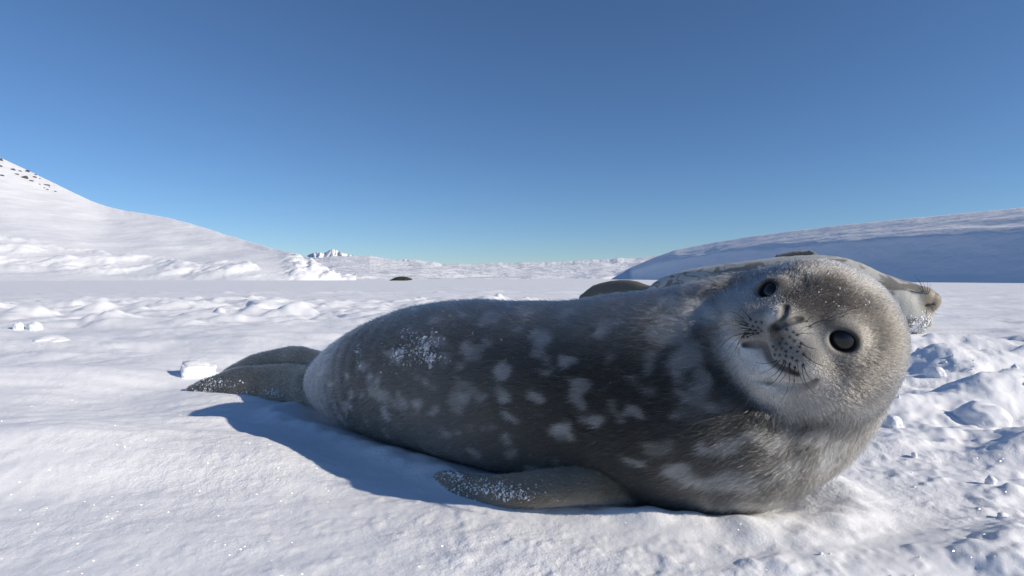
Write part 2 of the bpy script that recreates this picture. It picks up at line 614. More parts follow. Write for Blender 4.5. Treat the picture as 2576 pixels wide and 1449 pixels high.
# ------------------------------------------------------------------ hills
def terrain(name, us, ridge_v, base_d, ridge_d, ns, prof, relief, mat, label, back=0.35, nb=14, lift=None):
    """sheet over picture columns us: from its foot on the flat up to the ridge line and over the back"""
    us = np.asarray(us, dtype=float)
    s = np.linspace(0, 1, ns)[:, None]
    bd = base_d(us)[None]; rd = ridge_d(us)[None]
    bv = V0 + FPX * (CAM_H + 0.25) / bd
    rv = ridge_v(us)[None]
    v = bv + (rv - bv) * s
    d = bd + (rd - bd) * prof(s)
    U = np.broadcast_to(us[None], v.shape)
    d, v = relief(U, v, d, s)
    X = (U - U0) / FPX * d; Y = d; Z = CAM_H - (v - V0) / FPX * d
    Z = Z + lift(X, Y, U, np.broadcast_to(s, X.shape)) if lift else Z
    # over the back
    k = np.linspace(0, 1, nb + 1)[1:, None]
    fac = 1 + back * k
    Xb = X[-1:] * fac; Yb = Y[-1:] * fac
    slope = np.clip((Z[-1:] - Z[-2:-1]) / np.maximum(Y[-1:] - Y[-2:-1], 1e-3), -0.2, 0.3)
    Zb = Z[-1:] * (1 - k ** 1.6) + 0 * slope - 2.0 * k
    X = np.vstack([X, Xb]); Y = np.vstack([Y, Yb]); Z = np.vstack([Z, Zb])
    V = np.stack([X, Y, Z], -1).reshape(-1, 3)
    o = link(name, mesh_from(name, V, grid_faces(X.shape[0], X.shape[1])), mat)
    tag(o, label, None, None, 'structure')
    return o, X, Y, Z


def interp(pts, sig=0.0):
    pts = np.array(pts, dtype=float)

    def f(u):
        if not sig: return np.interp(u, pts[:, 0], pts[:, 1])
        k = np.linspace(-2.5, 2.5, 21); w = np.exp(-0.5 * k * k); w /= w.sum()
        return sum(wi * np.interp(u + ki * sig, pts[:, 0], pts[:, 1]) for wi, ki in zip(w, k))
    return f


# left hill
def lh_relief(U, v, d, s):
    # ragged skyline of the ice block at the end
    v = v + (3.5 * fbm(U / 7.0, s * 0 + 4, octv=3) + 1.5 * np.round(2 * perlin(U / 9.0, s * 0 + 8.4))) * sst(740, 768, U) * sst(0.3, 1, s) * (1 - sst(860, 890, U))
    v = v + 1.4 * fbm(U / 25.0, s * 0 + 4.5, octv=4) * sst(0.86, 1, s)
    return d, v


def lh_lift(X, Y, U, s):
    w = sst(0.0, 0.08, s) * (1 - sst(0.88, 1.0, s))
    z = 1.5 * w * fbm(X / 34 + Y / 90, Y / 34, octv=3)
    z += 0.28 * w * fbm(X / 14 + Y / 60, Y / 24, octv=3)
    edge = 0.30 + 0.14 * fbm(U / 150, s * 0 + 2.0, octv=3)
    bl = sst(0.03, 0.09, s) * (1 - sst(0.0, 0.06, s - edge))
    z += bl * (1.5 * np.maximum(fbm(X / 7, Y / 9, octv=4), -0.15) + 0.9)
    se = sst(690, 760, U) * sst(0.02, 0.12, s) * (1 - sst(0.9, 1, s))
    z += se * (0.7 * fbm(X / 2.6, Y / 3.0, octv=2) + 0.35 * np.round(2.5 * perlin(X / 2.0, Y / 2.4)) / 2.5 + 0.25 * fbm(X / 0.9, Y / 1.1, octv=3))
    return z


lh_ridge = interp([(-1400, 90), (-700, 200), (-300, 300), (0, 395), (60, 424), (120, 453), (180, 482), (235, 511), (280, 525), (340, 535), (400, 541), (480, 562), (560, 588), (640, 611), (700, 629), (752, 638), (768, 652), (778, 656), (784, 643), (796, 662), (815, 674), (850, 693), (880, 700), (895, 703.5)], 5.0)
_lr = interp([(-1400, 90), (-700, 200), (-300, 300), (0, 395), (120, 453), (235, 509), (280, 524), (340, 534), (400, 542), (480, 562), (560, 588), (640, 611), (700, 629), (900, 700)], 28.0)
_lq = lh_ridge
lh_ridge = lambda u: _lr(u) + (_lq(u) - _lr(u)) * sst(640, 700, u)
lh_base = interp([(-1400, 45), (0, 75), (700, 90), (895, 100)], 60.0)
lh_rd = interp([(-1400, 260), (0, 280), (400, 220), (700, 135), (770, 116), (895, 108)], 60.0)
left_hill, LX, LY, LZ = terrain('hill', np.linspace(-1400, 895, 620), lh_ridge, lh_base, lh_rd, 170, lambda s: 0.10 * sst(0, 0.1, s) + 0.9 * np.clip((s - 0.06) / 0.94, 0, 1) ** 1.5, lh_relief, MAT_HILL,
                                'sunlit snow hill with a broken ice bluff along its foot', lift=lh_lift)


# right hand bank, its near face in shade
def rh_relief(U, v, d, s):
    v = v + 1.0 * fbm(U / 60.0, s * 0 + 4.5, octv=3) * sst(0.8, 1, s)
    return d, v


def rh_lift(X, Y, U, s):
    w = sst(0.0, 0.15, s) * (1 - sst(0.8, 1.0, s))
    z = 0.55 * w * fbm(X / 6, Y / 30, octv=4)
    return z + 0.16 * sst(0.5, 0.8, s) * (1 - sst(0.9, 1, s)) * fbm(X / 2.5 + Y / 6, Y / 9, octv=3)


rh_ridge = interp([(1500, 699), (1545, 690), (1600, 668), (1650, 646), (1700, 629), (1800, 609), (1900, 593), (2000, 580), (2100, 568), (2300, 548), (2576, 522), (3200, 470), (4200, 400)])
rh_base = lambda u: np.clip(31.0 / np.maximum((u - U0) / FPX, 0.02), 20, 160) + 4.0
rh_rd = lambda u: rh_base(u) * (1.02 + 0.40 * sst(1500, 1800, u))
right_hill, RX, RY, RZ = terrain('snow_bank', np.linspace(1500, 4200, 500), rh_ridge, rh_base, rh_rd, 110, lambda s: 0.52 * s + 0.48 * np.clip((s - 0.68) / 0.32, 0, 1) ** 1.7, rh_relief, MAT_BANK,
                                 'long smooth snow bank with its near slope in blue shade', back=0.6, nb=24, lift=rh_lift)


# low hill and ridges far off in the middle
def mid_relief(U, v, d, s):
    v = v + (1.6 * fbm(U / 30.0, s * 0 + 1.5, octv=4)) * sst(0.7, 1, s)
    return d, v


terrain('far_hill', np.linspace(700, 1330, 300), interp([(700, 648), (800, 648), (840, 645), (900, 644), (930, 643), (965, 650), (1010, 656), (1060, 661), (1100, 668), (1200, 682), (1330, 698)]),
        interp([(700, 190), (1330, 240)]), interp([(700, 520), (1000, 480), (1330, 300)]), 60, lambda s: s ** 1.3, mid_relief, MAT_FAR, 'low rounded snow hill on the far side of the flat',
        lift=lambda X, Y, U, s: sst(0, 0.1, s) * (1 - sst(0.85, 1, s)) * 1.6 * fbm(X / 40, Y / 70, octv=4))


def far_relief(U, v, d, s):
    jag = np.maximum(fbm(U / 45.0, s * 0 + 2.5, octv=4, gain=0.45), -0.2)
    v = v - (5.0 * jag) * sst(0.6, 1, s) * (1 - sst(1560, 1620, U))
    return d, v


terrain('far_ridge', np.linspace(960, 1760, 420), interp([(960, 664), (1020, 655), (1040, 654), (1075, 657), (1110, 664), (1180, 664), (1260, 662), (1340, 659), (1440, 658), (1530, 653), (1600, 650), (1700, 636), (1760, 630)]),
        lambda u: u * 0 + 420, lambda u: u * 0 + 900, 60, lambda s: s ** 1.2, far_relief, MAT_FAR, 'distant uneven snow ridge along the horizon',
        lift=lambda X, Y, U, s: sst(0, 0.1, s) * (1 - sst(0.85, 1, s)) * 3.5 * fbm(X / 60, Y / 110, octv=5))


def mt_relief(U, v, d, s):
    d = d * (1 + 0.05 * sst(0, 0.3, s) * fbm(U / 14, s * 2, octv=3))
    v = v - (3.5 * fbm(U / 18.0, s * 0 + 6.5, octv=4)) * sst(0.3, 1, s)
    return d, v


terrain('mountain', np.linspace(690, 1100, 300), interp([(690, 690), (760, 650), (785, 638), (800, 633), (815, 637), (828, 629), (840, 627), (860, 636), (900, 645), (960, 652), (1040, 655), (1080, 660), (1100, 690)]),
        lambda u: u * 0 + 4500, lambda u: u * 0 + 6000, 50, lambda s: s, mt_relief, MAT_FAR, 'jagged snowy mountain far behind the low hills', nb=6)



# ------------------------------------------------------------------ the pup
HC = P(2052, 846, 0.790)                       # head centre
_t = np.array([0, 0, CAM_H]) - HC; _t /= np.linalg.norm(_t)
_r = np.cross([0, 0, 1.0], _t); _r /= np.linalg.norm(_r)      # picture right
_u = np.cross(_t, _r)
YAW = math.radians(25)
HF = math.cos(YAW) * _t - math.sin(YAW) * _r                   # nose direction
HS = 0.845 * _r - 0.535 * _u
HS = HS - (HS @ HF) * HF; HS /= np.linalg.norm(HS)             # along the eye line
HU = np.cross(HF, HS)
if HU @ _u < 0: HU = -HU
HB = np.stack([HS, HU, HF])                                    # rows: side, up, forward


HSC = 0.862       # head scale


def to_head(p): return (p - HC) @ HB.T / HSC
def from_head(q): return HC + np.asarray(q, dtype=float) * HSC @ HB


EYES = [np.array([-0.0520, 0.0350, 0.0745]), np.array([0.0545, 0.0355, 0.0650])]
EYE_R = 0.0190


def head_sdf(p):
    q = to_head(p).astype(np.float32)
    m = q * np.array([1, 1, 1], dtype=np.float32)
    a = np.abs(q[:, 0])
    ms = q.copy(); ms[:, 0] = a
    d = ellipsoid(m, (0, 0.004, -0.008), (0.108, 0.100, 0.102))
    d = smin(d, ellipsoid(ms, (0.052, -0.034, 0.030), (0.054, 0.056, 0.058)), 0.03)
    d = smin(d, ellipsoid(m, (0, 0.014, 0.076), (0.038, 0.036, 0.050)), 0.026)
    d = smin(d, ellipsoid(ms, (0.034, -0.013, 0.097), (0.041, 0.034, 0.035)), 0.022)
    d = smin(d, ellipsoid(m, (0, 0.020, 0.118), (0.026, 0.018, 0.020)), 0.014)
    d = smin(d, ellipsoid(m, (0, -0.054, 0.083), (0.050, 0.032, 0.048)), 0.012)
    for e in EYES:
        s = np.sqrt(((q - e.astype(np.float32)) ** 2).sum(-1))
        d = smin(d, s - (EYE_R + 0.0030), 0.022)
    return d * HSC


def cut_lids(p, d):
    """openings of the lids, cut along the outward direction of each eye"""
    q = to_head(p).astype(np.float32)
    for e in EYES:
        out = np.array([np.sign(e[0]) * 0.50, 0.10, 0.86]); out = (out / np.linalg.norm(out)).astype(np.float32)
        w = q - (e + out * 0.018)
        al = w @ out
        up = np.array([0, 1, 0], dtype=np.float32); up = up - (up @ out) * out; up /= np.linalg.norm(up)
        sd = np.cross(up, out)
        el = np.sqrt((w @ sd / 0.0168) ** 2 + (w @ up / 0.0134) ** 2 + (al / 0.022) ** 2) + 1e-9
        d = smax(d, -(el - 1) * 0.015 * HSC, 0.006)
    return d


NECK = spline(np.array([
    [0.19, 0.940, 0.150, 0.132],
    [0.275, 0.900, 0.172, 0.128],
    [0.340, 0.860, 0.205, 0.115],
    [HC[0] + 0.006, HC[1] + 0.040, HC[2] - 0.016, 0.104]]), 12)

# flippers
FF = spline(np.array([P(1610, 1200, 0.860), P(1520, 1206, 0.822), P(1400, 1212, 0.822), P(1250, 1221, 0.858), P(1160, 1210, 0.903), P(1103, 1194, 0.950)]), 14)
FF[:, 2] -= 0.007
FF_W = np.interp(np.linspace(0, 1, 14), [0, 0.25, 0.6, 0.85, 1], [0.028, 0.025, 0.024, 0.019, 0.009])
FF_T = np.interp(np.linspace(0, 1, 14), [0, 0.25, 0.6, 0.85, 1], [0.022, 0.017, 0.012, 0.009, 0.006])
FF_AX = [np.array([0.2, 0.75, 0.62])] * 14
H1 = spline(np.array([P(850, 985, 1.44), P(780, 968, 1.50), P(700, 960, 1.585), P(600, 963, 1.64), P(520, 975, 1.67), P(478, 981, 1.69)]), 14)
H1_W = np.interp(np.linspace(0, 1, 14), [0, 0.3, 0.6, 0.85, 1], [0.050, 0.046, 0.042, 0.027, 0.010])
H1_T = np.interp(np.linspace(0, 1, 14), [0, 0.3, 0.6, 1], [0.040, 0.026, 0.018, 0.008])
H1_AX = [np.array([0.0, 0.45, 0.9])] * 14
H2 = spline(np.array([P(850, 930, 1.50), P(790, 915, 1.57), P(720, 908, 1.66), P(640, 925, 1.72), P(580, 945, 1.77), P(540, 965, 1.80)]), 14)
H2_W = np.interp(np.linspace(0, 1, 14), [0, 0.3, 0.6, 0.85, 1], [0.030, 0.034, 0.036, 0.028, 0.012])
H2_T = np.interp(np.linspace(0, 1, 14), [0, 0.3, 0.6, 1], [0.032, 0.022, 0.016, 0.008])
H2_AX = [np.array([0.0, 0.35, 0.94])] * 14

GROOVES = []      # (points, radius, depth) filled once the surface is known


def trunk_sdf(p):
    d = tube(p, TR[:, :3], TR[:, 3], 0.97)
    d = smin(d, tube(p, NECK[:, :3], NECK[:, 3]), 0.05)
    return d


def pup_sdf(p, detail=True):
    p = np.asarray(p, dtype=np.float32)
    d = trunk_sdf(p)
    # soft rolls of skin on the neck behind the jaw
    q = to_head(p)
    hd = boxed(head_sdf, p, np.stack([HC - 0.15, HC + 0.15]), 0.02)
    d = smin(d, hd, 0.042)
    d = smin(d, boxed(lambda x: blade(x, FF, FF_W, FF_T, FF_AX), p, FF, 0.09), 0.009)
    hf = boxed(lambda x: np.minimum(blade(x, H1, H1_W, H1_T, H1_AX), blade(x, H2, H2_W, H2_T, H2_AX)), p, np.vstack([H1, H2]), 0.1)
    d = smin(d, hf, 0.012)
    near = np.abs(q).max(-1) < 0.14
    if near.any(): d[near] = cut_lids(p[near], d[near])
    # slow unevenness of the blubber
    d = d + 0.004 * perlin(p[:, 0] * 7, p[:, 1] * 7, p[:, 2] * 7) * sst(0.10, 0.16, np.sqrt((q * q).sum(-1)))
    if detail and GROOVES:
        for pts, rad, k in GROOVES:
            g = boxed(lambda x: tube(x, pts, rad), p, pts, 0.03)
            d = smax(d, -g, k)
    return d


V, F = surface_nets(pup_sdf, (-0.98, 0.58, -0.045), (0.66, 1.92, 0.42), 0.008)
V = project(pup_sdf, V, 2)
bvh = BVHTree.FromPolygons([tuple(v) for v in V.tolist()], F.tolist())
CAM = Vector((0, 0, CAM_H))


def hit(u, v, tree=None):
    dr = Vector(P(u, v, 1.0)) - CAM
    dr.normalize()
    loc, nor, idx, dist = (tree or bvh).ray_cast(CAM, dr)
    return None if loc is None else np.array(loc)


def hits(pix, tree=None):
    r = [hit(u, v, tree) for u, v in pix]
    return np.array([x for x in r if x is not None])


# mouth, nostrils, neck folds: traced where they lie on the skin
FOLDS = []


def groove(pix, r0, r1, k=0.004, sink=0.0, n=18, fold=False):
    h = hits(pix)
    if len(h) < 2: return
    s = spline(h, n)
    out = s - np.array([0, 0, CAM_H]); out /= np.linalg.norm(out, axis=1, keepdims=True)
    s = s + out * sink
    t = np.linspace(0, 1, n)
    rad = r0 + (r1 - r0) * t
    rad = rad * np.minimum(1, 0.35 + 4 * np.minimum(t, 1 - t))
    GROOVES.append((s, rad, k))
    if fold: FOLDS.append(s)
    return s


MOUTH = groove([CR(405, 752), CR(480, 748), CR(560, 752), CR(588, 800), CR(612, 870), CR(680, 925), CR(755, 955), CR(830, 985)], 0.0044, 0.0022)
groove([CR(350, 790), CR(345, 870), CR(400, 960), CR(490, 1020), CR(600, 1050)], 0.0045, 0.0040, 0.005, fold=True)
NOS1 = groove([CR(742, 440), CR(725, 500), CR(690, 565), CR(640, 610)], 0.0038, 0.0028)
UNDER_NOSE = hits([CR(640, 640), CR(655, 690), CR(680, 720)])  # dark fur below the nostrils
if len(UNDER_NOSE) < 2: UNDER_NOSE = None
NOS2 = groove([CR(865, 540), CR(790, 560), CR(720, 590), CR(660, 625)], 0.0036, 0.0028)
groove([CR(250, 560), CR(245, 680), CR(262, 830), CR(330, 1000), CR(450, 1140), CR(600, 1240)], 0.009, 0.008, 0.012)
groove([CR(130, 560), CR(120, 700), CR(150, 860), CR(210, 980), CR(290, 1090)], 0.009, 0.006, 0.014)
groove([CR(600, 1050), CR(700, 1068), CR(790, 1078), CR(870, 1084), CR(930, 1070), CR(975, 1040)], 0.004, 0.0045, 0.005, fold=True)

me0 = mesh_from('pup0', V, F)
me1 = subdivided(me0)
V1 = project(pup_sdf, verts_of(me1), 2)
me1.vertices.foreach_set('co', V1.ravel()); me1.update()
# the face gets a much finer net than the trunk
bm = bmesh.new(); bm.from_mesh(me1)
q1 = to_head(V1); fine_v = (np.sqrt((q1 * q1).sum(-1)) < 0.165) & (q1[:, 2] > 0.0)
ed = [e for e in bm.edges if fine_v[e.verts[0].index] and fine_v[e.verts[1].index]]
bmesh.ops.subdivide_edges(bm, edges=ed, cuts=2, use_grid_fill=True)
bmesh.ops.triangulate(bm, faces=bm.faces[:])
me = bpy.data.meshes.new('body'); bm.to_mesh(me); bm.free()
V2 = verts_of(me)
q1 = to_head(V2); sel = np.where(np.sqrt((q1 * q1).sum(-1)) < 0.18)[0]
V2[sel] = project(pup_sdf, V2[sel], 3)
me.vertices.foreach_set('co', V2.ravel()); me.update()
me.polygons.foreach_set('use_smooth', np.full(len(me.polygons), True))


def tris_of(m_):
    a = np.empty(len(m_.loops), dtype=np.int32); m_.loops.foreach_get('vertex_index', a); return a.reshape(-1, 3)


F2 = tris_of(me)
N2 = normals_of(me)
if ((N2 * (sdf_grad(pup_sdf, V2))).sum(-1)).mean() < 0:
    me.flip_normals(); N2 = -N2
    F2 = tris_of(me)
bvh2 = BVHTree.FromPolygons([tuple(v) for v in V2.tolist()], F2.tolist())

# ------ coat pattern
SPOTS = []
MARKS = []     # (centre, radius, colour, weight)


def spots(lst):
    for u, v, ru, rv, w in lst:
        c = hit(u, v, bvh2)
        if c is not None:
            s = c[1] / FPX
            SPOTS.append((c, ru * s, rv * s, w))


spots([
    (1195, 885, 22, 16, .6), (1277, 938, 26, 22, .9), (1440, 908, 26, 16, .8), (1378, 850, 30, 26, .6), (1532, 838, 22, 18, .6),
    (1110, 1030, 22, 14, .7), (1182, 1003, 18, 20, .7), (1278, 993, 24, 14, .8), (1366, 997, 24, 18, .9), (1470, 962, 28, 9, .7),
    (1612, 1036, 32, 16, .8), (1720, 1050, 18, 12, .5), (1300, 1046, 18, 10, .6), (1292, 1100, 18, 16, .6), (1304, 1132, 20, 14, .6),
    (1060, 1015, 16, 26, .6), (982, 1035, 16, 22, .6), (1200, 1128, 26, 14, .6), (1432, 1086, 34, 22, 1.), (1505, 1060, 28, 15, 1.),
    (1180, 960, 20, 12, .4), (1600, 950, 24, 8, .5), (1085, 960, 16, 12, .4), (1020, 985, 14, 16, .4), (1130, 1080, 18, 10, .4),
    (1240, 1060, 16, 10, .3), (960, 960, 18, 30, .4), (1130, 905, 24, 20, .3), (1230, 870, 20, 16, .4), (1340, 790, 30, 16, .4), (1440, 790, 30, 14, .3),
    (1560, 1010, 14, 10, .3), (1400, 940, 18, 12, .4), (1540, 905, 18, 10, .4), (1650, 905, 24, 40, .35), (1010, 900, 20, 12, .3),
    (1610, 1156, 34, 10, .9), (1720, 1178, 30, 20, .9), (1770, 1205, 44, 20, .9), (1850, 1210, 70, 30, .8), (1790, 1120, 30, 18, .8), (1850, 1108, 40, 22, .9),
    (1905, 1085, 34, 26, .9), (1960, 1100, 46, 26, .7), (2060, 1090, 50, 16, .7), (1980, 1170, 60, 40, .5), (2100, 1130, 50, 60, .6), (1900, 1262, 120, 14, .6),
    (1700, 830, 44, 60, .9), (1745, 890, 34, 60, .9), (1762, 790, 44, 44, 1.), (1700, 770, 40, 20, .6), (1810, 1020, 40, 26, .5), (1780, 960, 30, 40, .8),
    (1760, 1000, 36, 26, .5),
])


def flipper_dist(p):
    out = np.full(len(p), 1.0, dtype=np.float32)
    m = (p[:, 2] < 0.11) & (p[:, 0] < 0.30) & (p[:, 1] < 1.02)
    if m.any(): out[m] = blade(p[m], FF, FF_W, FF_T, FF_AX)
    m = p[:, 0] < -0.36
    if m.any(): out[m] = np.minimum(blade(p[m], H1, H1_W, H1_T, H1_AX), blade(p[m], H2, H2_W, H2_T, H2_AX))
    return out


def flipper_weight(p):
    f = 1 - sst(0.0, 0.012, flipper_dist(p))
    tr = tube(p.astype(np.float32), TR[:, :3], TR[:, 3], 0.97)
    return f * sst(0.0, 0.014, tr)


for x, y, r, c_, w_ in [
    (620, 520, 66, (0.74, 0.71, 0.65), .85), (690, 450, 50, (0.55, 0.52, 0.47), .7), (650, 350, 60, (0.42, 0.40, 0.36), .5),  # sunlit nose painted pale, then the pale bridge
    (690, 670, 70, (0.05, 0.045, 0.04), .65), (620, 640, 30, (0.03, 0.028, 0.026), .6), (860, 560, 60, (0.10, 0.09, 0.08), .5),
    (1160, 930, 100, (0.045, 0.040, 0.036), .7), (1100, 720, 60, (0.15, 0.12, 0.10), .5), (1390, 700, 60, (0.40, 0.36, 0.30), .6), (1230, 560, 80, (0.30, 0.28, 0.26), .5),
    (880, 960, 110, (0.60, 0.57, 0.52), .7), (1000, 1180, 150, (0.42, 0.39, 0.35), .7), (480, 860, 70, (0.78, 0.76, 0.72), .6), (1200, 1200, 110, (0.26, 0.24, 0.21), .6),
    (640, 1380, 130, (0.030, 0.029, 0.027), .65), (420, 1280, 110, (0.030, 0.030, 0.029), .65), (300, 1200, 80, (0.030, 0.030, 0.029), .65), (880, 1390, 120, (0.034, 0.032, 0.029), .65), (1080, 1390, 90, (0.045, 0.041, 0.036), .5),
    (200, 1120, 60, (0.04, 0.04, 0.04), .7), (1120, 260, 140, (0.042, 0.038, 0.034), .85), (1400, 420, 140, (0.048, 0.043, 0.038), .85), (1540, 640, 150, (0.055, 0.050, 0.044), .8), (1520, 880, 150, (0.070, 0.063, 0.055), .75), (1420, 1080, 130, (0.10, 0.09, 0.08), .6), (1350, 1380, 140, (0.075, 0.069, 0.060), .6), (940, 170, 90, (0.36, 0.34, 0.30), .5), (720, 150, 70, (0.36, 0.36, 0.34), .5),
]:
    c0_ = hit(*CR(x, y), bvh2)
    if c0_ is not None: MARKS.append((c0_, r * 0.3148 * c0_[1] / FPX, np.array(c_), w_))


def fur_color(p, n):
    p = p.astype(np.float32)
    q = to_head(p)
    rh = np.sqrt((q * q).sum(-1))
    N = len(p)
    mott = fbm(p[:, 0] * 14, p[:, 1] * 14, p[:, 2] * 14, octv=2)
    fine = perlin(p[:, 0] * 45, p[:, 1] * 45, p[:, 2] * 45)
    dark = np.array([0.0235, 0.0230, 0.0205]); brown = np.array([0.112, 0.106, 0.096]); pale = np.array([0.64, 0.64, 0.61]); white = np.array([0.86, 0.85, 0.81])
    # flank dark, back and breast browner; sunlight on the back painted in
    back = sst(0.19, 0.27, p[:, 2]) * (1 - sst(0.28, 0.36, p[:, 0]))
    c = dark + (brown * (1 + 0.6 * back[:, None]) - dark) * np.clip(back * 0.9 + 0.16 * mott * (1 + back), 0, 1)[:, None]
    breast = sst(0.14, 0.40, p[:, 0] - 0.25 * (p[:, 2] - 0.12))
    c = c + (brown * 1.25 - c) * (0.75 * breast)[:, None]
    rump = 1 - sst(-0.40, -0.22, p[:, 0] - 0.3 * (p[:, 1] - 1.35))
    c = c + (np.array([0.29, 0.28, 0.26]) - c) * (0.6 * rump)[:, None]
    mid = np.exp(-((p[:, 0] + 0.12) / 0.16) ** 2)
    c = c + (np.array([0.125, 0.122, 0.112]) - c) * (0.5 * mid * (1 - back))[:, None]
    # flank spots with ragged edges
    w = np.zeros(N, dtype=np.float32)
    wob = p + 0.012 * np.stack([fine, perlin(p[:, 0] * 40 + 50, p[:, 1] * 40, p[:, 2] * 40), perlin(p[:, 0] * 40, p[:, 1] * 40 + 50, p[:, 2] * 40)], -1)
    for s, ru, rv, k in SPOTS:
        m = (np.abs(wob - s.astype(np.float32)) < 2.0 * max(ru, rv)).all(1)
        dx = wob[m] - s
        e = (dx[:, 0] ** 2 + dx[:, 1] ** 2) / ru ** 2 + (dx[:, 2] / rv) ** 2
        w[m] = np.maximum(w[m], k * (1 - sst(0.15, 1.6, e)))
    fleck = fbm(p[:, 0] * 26 + 4, p[:, 1] * 26, p[:, 2] * 30, octv=2)
    w = np.maximum(w, 0.36 * sst(0.16, 0.40, fleck) * (1 - sst(0.1, 0.3, p[:, 0])))
    w = w * (0.85 + 0.35 * fine)
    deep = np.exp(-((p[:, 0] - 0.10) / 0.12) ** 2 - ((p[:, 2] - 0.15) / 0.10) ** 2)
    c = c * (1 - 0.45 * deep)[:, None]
    c = c + (pale - c) * np.clip(w * 0.85, 0, 1)[:, None]
    # flippers
    fl = flipper_weight(p)
    c = c + (np.array([0.185, 0.155, 0.112]) * (1 + 0.5 * mott[:, None]) - c) * fl[:, None]
    # ---- head, in its own frame
    hm = np.where(rh < 0.26)[0]
    p, q, rh, fine, mott = p[hm], q[hm], rh[hm], fine[hm], mott[hm]
    s_, u_, f_ = q[:, 0], q[:, 1], q[:, 2]
    hw = 1 - sst(0.112, 0.135, rh - 0.03 * sst(0.05, 0.1, f_))
    hc = np.tile(np.array([0.115, 0.105, 0.092]), (len(hm), 1))

    def mix(col_, wgt):
        nonlocal hc
        hc = hc + (np.asarray(col_) - hc) * np.clip(wgt, 0, 1)[:, None]
    fore = sst(0.012, 0.06, u_ + 0.014 * mott) * (1 - sst(0.03, 0.062, np.abs(s_ - 0.006)) * 0.7)
    mix([0.060, 0.052, 0.044], 0.85 * fore)
    mix([0.26, 0.25, 0.23], 0.5 * sst(0.085, 0.1, u_) * sst(-0.1, 0.0, -s_))
    mix(white, sst(0.018, 0.045, -u_) * sst(-0.03, 0.02, f_) * (1 - 0.7 * sst(0.025, 0.07, s_)))   # chin and throat
    mix([0.36, 0.34, 0.31], 0.85 * sst(0.055, 0.09, f_) * (1 - sst(0.03, 0.05, u_)) * (1 - sst(0.02, 0.04, -u_)))              # muzzle
    mix([0.46, 0.455, 0.44], 0.8 * sst(0.03, 0.075, -s_) * sst(-0.04, 0.015, -u_))                  # cheek on the neck side
    for i, e in enumerate(EYES):
        de = np.sqrt(((q - e) ** 2).sum(-1))
        mix([0.25, 0.225, 0.19], 0.55 * np.exp(-((de - 0.030) / 0.010) ** 2) * sst(-0.5, 0.6, (u_ - e[1]) / 0.03 + np.sign(e[0]) * (s_ - e[0]) / 0.03))
        mix([0.040, 0.034, 0.030], 0.7 * np.exp(-(((s_ - e[0]) / 0.018) ** 2 + ((u_ - e[1] + 0.036) / 0.016) ** 2)) * (1 if i else 0.3))
        mix([0.010, 0.010, 0.010], 1 - sst(EYE_R + 0.0025, EYE_R + 0.0085, de))
    hc = hc * (1 + 0.25 * fine[:, None])
    c1 = c[hm]; c1 = c1 + (hc - c1) * hw[:, None]
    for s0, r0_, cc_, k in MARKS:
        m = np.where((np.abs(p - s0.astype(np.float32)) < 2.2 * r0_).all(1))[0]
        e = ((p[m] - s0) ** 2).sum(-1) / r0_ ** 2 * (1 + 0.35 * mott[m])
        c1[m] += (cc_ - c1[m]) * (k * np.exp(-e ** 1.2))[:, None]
    for ln, wd, k in [(f, 0.0060, 0.72) for f in FOLDS] + [(MOUTH, 0.0058, 0.95), (NOS1, 0.0058, 0.97), (NOS2, 0.0055, 0.97), (UNDER_NOSE, 0.011, 0.6)]:  # crease shade painted along the chin folds; other lines are dark skin and fur
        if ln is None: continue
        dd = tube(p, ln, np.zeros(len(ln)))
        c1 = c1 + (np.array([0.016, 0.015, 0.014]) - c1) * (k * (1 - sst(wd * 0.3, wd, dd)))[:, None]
    for r in DOTS:
        dd = np.sqrt(((p - r) ** 2).sum(-1))
        c1 = c1 + (np.array([0.014, 0.013, 0.012]) - c1) * (0.95 * (1 - sst(0.0010, 0.0024, dd)))[:, None]
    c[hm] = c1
    return np.clip(c, 0.005, 0.9).astype(np.float32)


# whisker roots: rows of dark dots on both pads
dot_px = [CR(*c) for c in [
    (460, 550), (500, 570), (545, 575), (430, 590), (475, 605), (520, 615), (455, 630), (440, 660), (480, 660), (520, 660), (500, 640), (415, 660), (545, 640), (400, 690), (430, 690),
    (745, 630), (800, 650), (770, 690), (710, 700), (830, 675), (805, 720), (740, 740), (690, 735), (860, 740), (780, 775), (705, 780), (660, 790), (830, 805), (740, 805), (790, 855),
    (690, 835), (725, 880), (650, 830), (665, 880), (770, 905), (825, 880), (880, 825), (640, 765), (850, 770), (740, 840), (905, 565), (930, 605), (880, 910), (810, 930)]]
DOTS = [x for x in (hit(u, v, bvh2) for u, v in dot_px) if x is not None]

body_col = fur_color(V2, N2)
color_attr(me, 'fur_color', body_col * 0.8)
pup = bpy.data.objects.new('seal_pup', None); col.objects.link(pup)
pup.location = (0.05, 1.02, 0.0)
tag(pup, 'furry dark grey spotted seal pup lying on the snow, face turned towards the viewer', 'seal')
PL = np.array(pup.location)


me.transform(Matrix.Translation(-Vector(pup.location)))
me.name = 'body'
body = link('body', me, MAT_SKIN, pup)

# eyes
for i, e in enumerate(EYES):
    bm = bmesh.new(); bmesh.ops.create_uvsphere(bm, u_segments=40, v_segments=24, radius=EYE_R * HSC)
    m_ = bpy.data.meshes.new('eye'); bm.to_mesh(m_); bm.free()
    m_.polygons.foreach_set('use_smooth', np.full(len(m_.polygons), True))
    o = link('eye', m_, MAT_EYE, pup)
    o.location = Vector(from_head(e) - PL)


